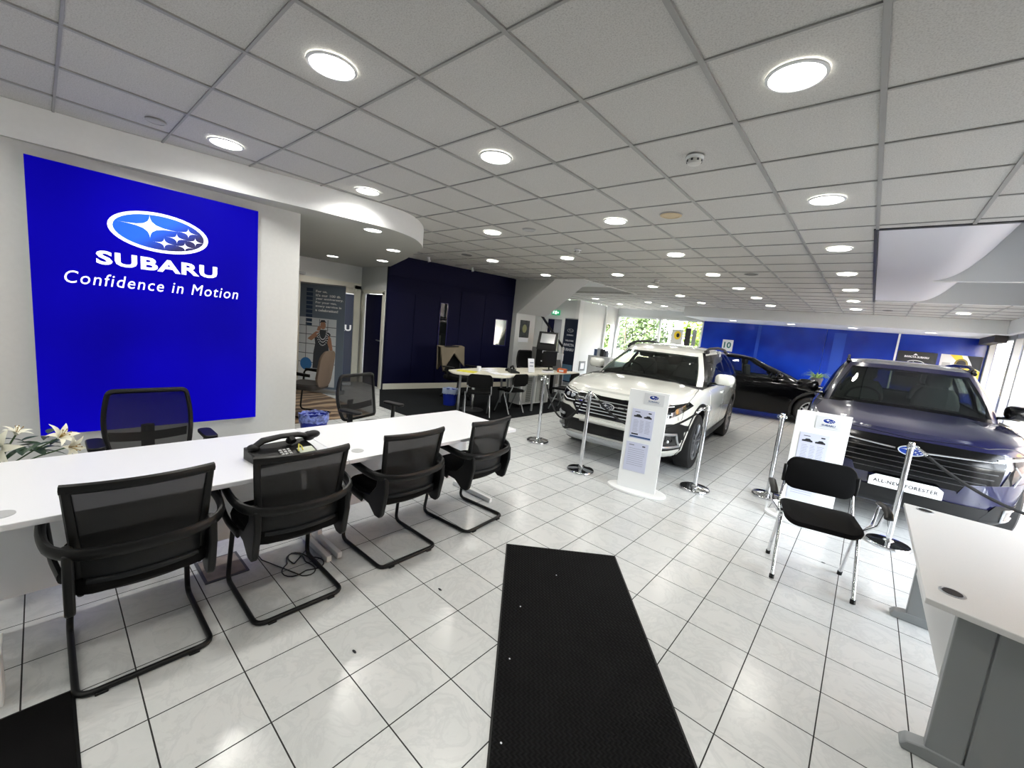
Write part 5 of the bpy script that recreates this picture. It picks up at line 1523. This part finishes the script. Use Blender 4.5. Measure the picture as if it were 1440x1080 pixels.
stack_chair('black office chair with silver legs drawn up at the curved pale desk', (-4.99, 4.93, 0), radians(52), top=.8, cap=silver).scale = (.92, .92, .93)
stack_chair('black office chair with silver legs beside the slatted cabinet', (-4.93, 5.74, 0), radians(88), cap=silver).scale = (.85, .92, .93)
stack_chair('black office chair half hidden behind the white car bonnet', (-4.62, 7.02, 0), radians(100), cap=silver).scale = (.92, .92, .97)
task_chair('black swivel chair with a tan jacket over its back at the navy wall', (-6.42, 5.75, 0), radians(-80), 1.06, mesh=blackf).scale = (1.25, 1.1, 1)
jk = mat('tan_cloth', (104, 94, 78), .85)
m = MB()
def jf(a, b):
    x = (a - .5) * .70; q = b * 2.2
    if q < 1: y, z = -.36 - .04 * sin(a * 9), 1.09 - (1 - q) * (.42 + .10 * sin(a * 7 + 1))
    else: y, z = -.27 + .06 * (q - 1), 1.09 - (q - 1) * (.34 - .55 * abs(a - .5) * -1 if False else .12 + .30 * abs(a - .45) * 2)
    return V((x * (1 + .1 * (1 - abs(q - 1))), y + .05 * (2 * a - 1) ** 2, z + .012 * cos(6 * a)))
m.grid(jf, 18, 16)
jo = m.build('jacket', jk, None, solid=.02, loc=(-6.42, 5.75, 0)); jo.rotation_euler = (0, 0, radians(-80)); tag(jo, 'tan jacket draped over the black swivel chair at the navy wall', 'jacket')
task_chair('black high-backed swivel chair behind the monitor desk', (-6.10, 7.80, 0), radians(-85), 1.06, mesh=blackf).scale = (1.3, 1.1, 1)

def thing1(name, label, cat, mb, m_, loc=(0, 0, 0), rz=0, **k):
    o = mb.build(name, m_, None, loc=loc, **k); o.rotation_euler = (0, 0, rz); return tag(o, label, cat)
ZT = .73
def monitor(loc, rz, w, h, label):
    t = root('monitor', label, 'monitor', loc, rz)
    m = MB(); m.lathe([(.001, 0), (.11, 0), (.11, .008), (.02, .02), (.001, .02)], n=28, cap=False); m.cyl((0, .0, .01), (0, .02, .2), .016); m.build('stand', black, t)
    m = MB(); m.bb(-w / 2, w / 2, -.01, .03, .10, .10 + h); m.build('casing', black, t, bevel=.006)
    m = MB(); m.bb(-w / 2 + .012, w / 2 - .012, .03, .032, .115, .09 + h); m.build('screen', mat('screen_off', (12, 16, 20), .1), t)
monitor((-5.25, 7.30, ZT), radians(95), .56, .33, 'black computer monitor seen from behind on the straight office desk')
def laptop(loc, rz, label):
    t = root('laptop', label, 'laptop', loc, rz)
    MB().bb(-.16, .16, -.11, .11, 0, .016).build('keyboard_base', dgrey, t, bevel=.004)
    m = MB(); m.box((0, -.15, .12), (.32, .008, .22), rx=radians(20)); m.build('lid', mat('laptop_lid', (60, 62, 60), .4), t, bevel=.003)
laptop((-5.25, 7.78, ZT), radians(-95), 'open grey laptop beside the orange box on the straight desk')
t = root('carton', 'small orange carton on the straight desk near the white car', 'box', (-4.98, 7.42, ZT), .3); MB().bb(-.09, .09, -.07, .07, 0, .085).build('carton_body', mat('orange_card', (206, 96, 44), .6), t, bevel=.003); MB().bb(-.05, .05, -.072, -.07, .02, .06).build('carton_label', paper, t)
t = root('sign_holder', 'white leaflet holder standing between the two middle desks', 'leaflet holder', (-5.12, 6.50, ZT), radians(75)); m = MB(); m.box((0, 0, .14), (.15, .01, .28), rx=radians(-12)); m.build('holder', paper, t, bevel=.001)
m = MB()
for z in (.08, .13, .2): m.box((0, -.008 - .2 * 0, z), (.09, .004, .02), rx=radians(-12))
m.build('print', linem, t, smooth=0)
thing1('notepad', 'yellow folder lying at the front of the curved desk', 'folder', MB().bb(-.16, .16, -.11, .11, 0, .012), mat('yellow_card', (214, 206, 60), .6), (-5.40, 5.02, ZT), .5)
t = root('mug', 'white mug on the curved office desk', 'mug', (-5.42, 5.33, ZT)); MB().lathe([(.001, 0), (.038, 0), (.04, .09), (.035, .09), (.034, .008), (.001, .008)], n=24, cap=False).build('cup', paper, t); MB().tube([(.04, 0, .07), (.065, 0, .06), (.065, 0, .03), (.038, 0, .02)], .006, 6).build('cup_handle', paper, t)
rp = random.Random(5)
for i, (x, y, a) in enumerate(((-5.42, 5.62, .1), (-5.10, 5.45, 1.3), (-5.66, 5.85, .1), (-4.98, 5.62, .1))):
    o = thing1('document', ('loose sheet of paper on the curved office desk' if i < 3 else 'white document beside the telephone on the curved desk'), 'paper', MB().bb(-.10, .10, -.145, .145, 0.0005, .004), paper, (x, y, ZT + (.003 if i == 1 else 0)), a)
    if i < 3: o['group'] = 'loose sheets on the curved desk'
t = root('desk_telephone', 'black telephone with cables in the middle of the curved office desk', 'telephone', (-5.12, 5.98, ZT), radians(60)); m = MB(); m.extr([(-.09, 0), (.09, 0), (.09, .03), (-.09, .09)], (0, -.1, 0), (1, 0, 0), (0, 0, 1), -.2); m.build('base', black, t, bevel=.006); m = MB(); m.tube([(-.04, -.1, .09), (-.03, 0, .13), (-.04, .1, .09)], .02, 8); m.build('handset', black, t)
t = root('desk_calculator', 'black gadgets and charger lying behind the desk telephone', 'gadget', (-5.35, 6.15, ZT), .4); MB().bb(-.08, .08, -.12, .12, 0, .05).build('casing', black, t, bevel=.01); MB().box((0, .05, .055), (.1, .06, .01)).build('screen', lgrey, t)
t = root('card_reader', 'white and black card tray on the straight desk beneath the monitor', 'tray', (-5.02, 6.95, ZT), radians(90)); MB().bb(-.14, .14, -.06, .06, 0, .045).build('tray', paper, t, bevel=.004); MB().bb(-.12, .12, -.05, .05, .045, .06).build('cards', black, t)
# touch-screen kiosk behind the desk
t = root('kiosk', 'tall black kiosk with a tilted pale screen by the stairs', 'kiosk', (-6.30, 8.62, 0), radians(28))
m = MB(); m.bb(-.26, .26, -.22, .22, 0, 1.10); m.build('cabinet', black, t, bevel=.01)
m = MB(); m.extr([(-.22, 1.10), (.22, 1.10), (.20, 1.22), (.06, 1.56), (.0, 1.56), (-.20, 1.2)], (-.27, 0, 0), (0, 1, 0), (0, 0, 1), .50); m.build('hood', black, t, bevel=.01)
m = MB(); m.M = Matrix.Translation((-.02, -.135, 1.385)) @ Matrix.Rotation(radians(-29), 4, 'X'); m.bb(-.17, .19, -.012, .0, -.13, .14); m.build('screen', mat('kiosk_screen', (176, 180, 182), .25), t)
m = MB(); m.bb(-.10, .0, -.226, -.22, 1.02, 1.08); m.bb(-.12, -.04, -.226, -.22, .80, .83); m.build('notice', paper, t, smooth=0)
m = MB(); m.bb(.08, .42, -.30, .0, .86, 1.05); m.build('printer', mat('printer_white', (190, 194, 198), .5), t, bevel=.01)
# calendar on the white wall
t = root('poster', 'dark wall calendar poster on the white wall beyond the navy panels', 'poster', (-7.08, 8.52, 1.22))
MB().bb(0, .006, -.20, .20, 0, .58).build('sheet', paper, t); MB().bb(.006, .008, -.20, .20, .12, .58).build('picture', speckle('poster_dark', (46, 54, 54), .5, .8, 9), t); MB().extr(ellipse(.09, .11, 24, 0, .36), (.008, 0, 0), (0, 1, 0), (0, 0, 1), .001).build('ring_print', mat('olive_print', (136, 140, 96), .5), t)
# handrail, balusters
t = root('handrail', 'dark sloping handrail with thin balusters on the stair', 'handrail', (-7.1, 9.25, 0))
MB().tube([(0, 0, 1.98), (0, 1.22, 1.13)], .028, 8, flat=(1, 1.4)).build('rail', black, t)
for i in range(6):
    y = .05 + i * .22; z = 1.98 - (y) * .697
    MB().cyl((0, y, max(0, z - .95)), (0, y, z), .008).build('baluster', lgrey, t)
MB().bb(-.03, .03, 1.17, 1.24, 0, 1.15).build('newel_post', whitep, t)
m = MB()
for i in range(6): m.bb(-8.2, -7.12, 9.2 + i * .26, 9.46 + i * .26, 0, 1.10 - i * .18)
S('stairs', m, mat('stair_grey', (140, 140, 138), .7), smooth=0)['label'] = 'lower stair flight'
# exit sign
t = root('exit_sign', 'green emergency exit sign with a running figure and arrow above the far door', 'exit sign', (-9.50, 13.27, 2.21))
MB().bb(-.19, .19, -.05, 0, 0, .19).build('casing', mat('exit_green', (20, 140, 90), .4, emit=.5, ecol=(20, 150, 95)), t, bevel=.004)
m = MB(); m.extr([(-.02, .03), (.07, .03), (.07, .16), (-.02, .16)], (0, -.052, 0), (1, 0, 0), (0, 0, 1), .001); m.extr([(.09, .08), (.12, .08), (.12, .05), (.165, .095), (.12, .14), (.12, .11), (.09, .11)], (0, -.052, 0), (1, 0, 0), (0, 0, 1), .001)
m.build('door_and_arrow', mat('exit_white', (225, 240, 232), .4, emit=.8, ecol=(225, 240, 232)), t, smooth=0)
m = MB(); m.extr([(-.14, .04), (-.12, .04), (-.10, .08), (-.07, .045), (-.05, .055), (-.08, .10), (-.07, .13), (-.04, .11), (-.03, .12), (-.07, .15), (-.12, .13), (-.13, .10), (-.115, .09)], (0, -.052, 0), (1, 0, 0), (0, 0, 1), .001); m.ball((-.075, -.052, .165), (.014, .002, .014), 10, 5)
m.build('running_figure', mat('exit_white', (225, 240, 232), .4, emit=.8, ecol=(225, 240, 232)), t, smooth=0)
t, pn = banner('narrow dark banner with white WELCOME INVICTA SUBARU lettering beside the stair', (-6.98, 10.6, 0), 0, .47, 2.02, mat('banner_navy', (14, 30, 58), .5))
t['label'] = 'narrow navy banner with white welcome lettering at the foot of the stair'
emblem(pn, (0, -.008, 1.66), (1, 0, 0), (0, 0, 1), .22, mat('banner_navy', (14, 30, 58), .5), paper, .003)
m = MB()
for s_, z, w_, h_ in (('SUBARU', 1.52, .24, .04), ('WELCOME', 1.35, .3, .05), ('INVICTA', 1.22, .38, .085), ('SUBARU', 1.08, .38, .085)): fit_text(m, s_, (0, -.0065, z), (1, 0, 0), (0, 0, 1), w_, h_, bold=.05)
m.build('lettering', paper, pn, smooth=0)
MB().bb(-.2, .2, -.0075, -.0062, .12, .62).build('pale_lower_print', mat('banner_pale', (92, 132, 162), .5), pn, smooth=0)
# reception shelf at the far left
t = root('leaflet_cabinet', 'white leaflet cabinet against the far left wall beyond the banner', 'cabinet', (-6.75, 12.3, 0))
MB().bb(-.40, .40, -.2, .2, 0, .92).build('body', whitep, t, bevel=.004); m = MB(); m.bb(-.36, -.02, -.21, -.2, .05, .86); m.bb(.02, .36, -.21, -.2, .05, .86); m.build('doors', whitep, t, bevel=.002)
for i, (x, c_, h_) in enumerate(((-.22, (92, 110, 150), .22), (-.10, (210, 214, 220), .26), (.02, (60, 62, 66), .24), (.14, (96, 98, 104), .2))):
    thing1('leaflet_rack', ['blue leaflet rack at the left of the white cabinet top', 'white leaflet rack next to the blue one on the cabinet', 'dark leaflet rack in the middle of the cabinet top', 'grey leaflet rack at the right of the cabinet top'][i], 'leaflet rack', MB().bb(-.05, .05, -.08, .08, 0, h_), mat('rk%d' % i, c_, .5), (-6.75 + x, 12.3, .92), 0, bevel=.003)
t = root('framed_notice', 'grey framed notice low on the far left wall', 'notice', (-8.495, 13.98, .15)); MB().bb(0, .02, -.22, .22, 0, .38).build('frame', mat('frame_grey', (120, 122, 122), .5), t, bevel=.003); MB().bb(.02, .022, -.12, .12, .08, .30).build('sheet', paper, t)

# ================================================================= BACK WALL
yw = YB - .022
def poster(label, x0, x1, z0, z1, m_):
    t = root('poster', label, 'poster', ((x0 + x1) / 2, yw, z0)); w_ = (x1 - x0) / 2
    o = MB().bb(-w_, w_, -.012, 0, 0, z1 - z0).build('board', m_, t, bevel=.002); return t, w_, z1 - z0
t, w_, h_ = poster('black poster with white crest and oval logo on the far blue wall', .52, 1.33, 1.05, 2.05, mat('poster_black', (12, 14, 22), .3))
m = MB(); m.extr([(-.05, .0), (.0, .05), (.05, .0)], (-.03, -.014, .90), (1, 0, 0), (0, 0, 1), .001); fit_text(m, 'INVICTA SUBARU', (-.0, -.0135, .85), (1, 0, 0), (0, 0, 1), .50, .055, bold=.04); m.build('lettering', paper, t, smooth=0)
emblem(t, (0, -.014, .66), (1, 0, 0), (0, 0, 1), .40, mat('poster_black', (12, 14, 22), .3), paper, .003)
t, w_, h_ = poster('white poster with yellow and black shapes on the far blue wall near the windows', 1.395, 2.17, 1.05, 2.05, mat('poster_white', (214, 216, 218), .4))
m = MB(); m.extr([(-.22, 1.0), (-.06, .82), (.05, .62), (.388, .36), (.388, .60), (.10, .80), (.0, 1.0)], (0, -.013, 0), (1, 0, 0), (0, 0, 1), .001); m.build('yellow_shape', mat('poster_yellow', (232, 200, 40), .4), t, smooth=0)
m = MB(); m.extr([(.10, 1.0), (.388, 1.0), (.388, .62), (.24, .70), (.20, .80)], (0, -.0135, 0), (1, 0, 0), (0, 0, 1), .001); m.build('black_shape', inkm, t, smooth=0)
m = MB(); m.extr(ellipse(.13, .15, 28, .02, .76), (0, -.0145, 0), (1, 0, 0), (0, 0, 1), .001); m.build('round_emblem', mat('poster_olive', (120, 104, 30), .4), t, smooth=0)
m = MB(); m.extr(ellipse(.09, .10, 28, .02, .77), (0, -.0155, 0), (1, 0, 0), (0, 0, 1), .001); m.extr([(-.02, .62), (.06, .62), (.04, .72), (.0, .72)], (0, -.0155, 0), (1, 0, 0), (0, 0, 1), .001); m.build('emblem_core', inkm, t, smooth=0)
m = MB(); m.bb(-.34, -.18, -.0135, -.0125, .45, .78); m.build('grey_print', lgrey, t, smooth=0)
t, w_, h_ = poster('small white notice with a large green 10 on the far blue wall', -4.15, -3.80, 1.50, 1.91, mat('poster_white', (214, 216, 218), .4))
m = MB(); fit_text(m, '10', (0, -.0135, .22), (1, 0, 0), (0, 0, 1), .24, .22, bold=.03); m.build('number', mat('teal_print', (28, 96, 92), .5), t, smooth=0)
# spider plant
t = root('spider_plant', 'pale green spider plant on a stand between the black car and the dark blue SUV', 'plant', (-1.12, 14.95, 0))
MB().lathe([(.001, 0), (.13, 0), (.10, .04), (.035, .08), (.035, .62), (.12, .66), (.001, .66)], n=24, cap=False).build('plant_stand', dgrey, t)
MB().lathe([(.001, .66), (.10, .66), (.15, .90), (.14, .90), (.09, .70), (.001, .86)], n=24, cap=False).build('pot', mat('pot_grey', (70, 70, 74), .5), t)
m = MB(); rs = random.Random(11)
for k in range(70):
    a = rs.uniform(-pi, pi); L = rs.uniform(.32, .50); leaf(m, (.03 * cos(a), .03 * sin(a), .87), (cos(a), sin(a), rs.uniform(.7, 2.2)), L, .010, rs.uniform(.35, .8), 8)
m.build('leaves', mat('spider_leaf', (150, 178, 92), .5), t)['kind'] = 'stuff'
t.scale = (1.05, 1.05, 1.13)
# display boards in the window
for i, (x, w_, c_, z1, l) in enumerate(((-5.68, .42, (214, 214, 210), 2.12, 'white display board with a yellow disc in the far window'), (-5.30, .2, (40, 36, 40), 2.2, 'dark narrow display board in the far window'), (-5.08, .14, (150, 152, 156), 2.16, 'slim grey display board next to the dark one in the far window'))):
    t = root('display_board', l, 'display board', (x, 15.9 + .05 * i, 0)); MB().bb(-w_ / 2, w_ / 2, -.012, .012, .5, z1).build('board', mat('db%d' % i, c_, .4), t); MB().bb(-w_ / 2, w_ / 2, -.12, .12, 0, .03).build('foot', lgrey, t); MB().bb(-.015, .015, -.015, .015, .03, .5).build('post', lgrey, t)
    if i == 0:
        m = MB(); m.extr(ellipse(.13, .16, 24, .02, 1.9), (0, -.013, 0), (1, 0, 0), (0, 0, 1), .001); m.build('yellow_disc', mat('poster_yellow', (232, 200, 40), .4), t, smooth=0)
        m = MB(); m.extr(ellipse(.06, .08, 24, .04, 1.9), (0, -.0145, 0), (1, 0, 0), (0, 0, 1), .001); m.build('dark_core', inkm, t, smooth=0)

# ================================================================= OUTSIDE
def S2(name, mb, m_, label, **k): o = mb.build(name, m_, None, **k); o['kind'] = 'structure'; o['label'] = label; return o
S2('pavement', MB().bb(-40, 40, -30, 60, -.16, -.12), speckle('tarmac', (84, 83, 82), .9, .1, 20), 'grey outdoor ground', smooth=0)
brick = mat('brick', (120, 72, 66), .85)
bt = nd(brick, 'ShaderNodeTexBrick'); bt.inputs['Scale'].default_value = 4.5; bt.inputs['Color1'].default_value = lin((74, 40, 42)); bt.inputs['Color2'].default_value = lin((92, 56, 52)); bt.inputs['Mortar'].default_value = lin((112, 104, 100)); bt.inputs['Mortar Size'].default_value = .02
mp_ = nd(brick, 'ShaderNodeMapping'); mp_.inputs['Rotation'].default_value = (radians(90), 0, radians(90)); lk(brick, objco(brick), mp_.inputs[0]); lk(brick, mp_.outputs[0], bt.inputs[0]); lk(brick, bt.outputs[0], bs(brick).inputs['Base Color'])
t = root('building', 'brick building with pale ground floor across the road outside the glazed wall', 'building', (9.0, 24, -.12))
MB().bb(-2, 4, -18, 16, 1.6, 9).build('brick_wall', brick, t, smooth=0)
MB().bb(-2.05, 4, -18, 16, 0, 1.6).build('pale_wall', speckle('render_pink', (168, 152, 144), .8, .1, 3), t, smooth=0)
for i in range(7): MB().bb(-2.1, -2.0, -16 + i * 4.6, -14.2 + i * 4.6, 2.6, 4.4).build('window', mat('pane_out', (210, 150, 70), .2), t)
t = root('building', 'dark pitched-roof building behind the trees outside the far window', 'building', (-3.0, 31, -.12))
MB().bb(-6, 6, 0, 8, 0, 2.9).build('wall', mat('grey_render', (150, 152, 150), .8), t, smooth=0)
m = MB(); m.extr([(-6.5, 3.9), (6.5, 2.4), (6.5, 8), (-6.5, 8)], (0, -.3, 0), (1, 0, 0), (0, 0, 1), -9); m.build('roof', mat('slate', (70, 74, 78), .8), t, smooth=0)
leafG = speckle('tree_leaf', (52, 70, 26), .6, .4, 3); leafY = speckle('shrub_leaf', (84, 108, 20), .6, .3, 3); barkm = mat('bark', (84, 70, 56), .9)
def tree(label, x, y, z0, z1, rx, m_, n, seed, nm='tree'):
    t = root(nm, label, 'tree' if nm == 'tree' else 'shrub', (x, y, -.12)); r_ = random.Random(seed)
    m = MB(); m.tube([(0, 0, 0), (.05, 0, z0 * .6), (0, .05, z0 + .4)], [.14, .1, .07] if nm == 'tree' else [.05, .04, .03], 8)
    for k in range(5): a = k * 1.26; m.tube([(0, 0, z0 * .7), (rx * .4 * cos(a), rx * .4 * sin(a), z0 + (z1 - z0) * .3), (rx * .7 * cos(a), rx * .7 * sin(a), z0 + (z1 - z0) * .6)], [.05, .03, .015], 6)
    m.build('trunk', barkm, t)
    m = MB()
    bl = [(r_.uniform(-.7, .7) * rx, r_.uniform(-.6, .6) * rx, lerp(z0 + .3, z1 - .3, r_.random()), r_.uniform(.35, .6) * rx) for _ in range(16)]
    for k in range(n):
        bx, by, bz, br = bl[k % 16]; d = V((r_.gauss(0, 1), r_.gauss(0, 1), r_.gauss(0, 1))).normalized() * br * r_.uniform(.75, 1.05); c = V((bx, by, bz)) + d * V((1, 1, .8)).x
        u = V((r_.uniform(-1, 1), r_.uniform(-1, 1), r_.uniform(-1, 1))).normalized(); w = u.orthogonal().normalized(); s_ = r_.uniform(.07, .13)
        m.f([m.v(c - u * s_), m.v(c + w * s_ * .5), m.v(c + u * s_), m.v(c - w * s_ * .5)])
    m.build('foliage', m_, t, smooth=0)['kind'] = 'stuff'
tree('bushy green tree filling the left of the far window', -9.9, 20.5, .4, 4.6, 2.0, leafG, 7000, 1)
tree('second green tree at the edge of the left of the far window', -14.9, 22.5, .4, 4.8, 2.4, leafG, 5000, 2)
tree('bright yellow-green shrub outside the middle of the far window', -6.2, 21.5, .2, 2.9, 1.35, leafY, 5000, 3, 'shrub')
m = MB(); m.cyl((0, 0, 0), (0, 0, 3.4), .05); thing1('lamp_post', 'pale post standing between the trees outside the far window', 'post', m, lgrey, (-7.35, 19.6, -.12))
t = root('fence', 'low pale wall outside the far window below the trees', 'wall', (-8, 18.6, -.12)); MB().bb(-4, 6, -.1, .1, 0, 1.05).build('wall_panel', mat('sand_wall', (200, 186, 160), .8), t, smooth=0); MB().bb(-4, 6, -.13, .13, 1.05, 1.1).build('coping', lgrey, t, smooth=0)
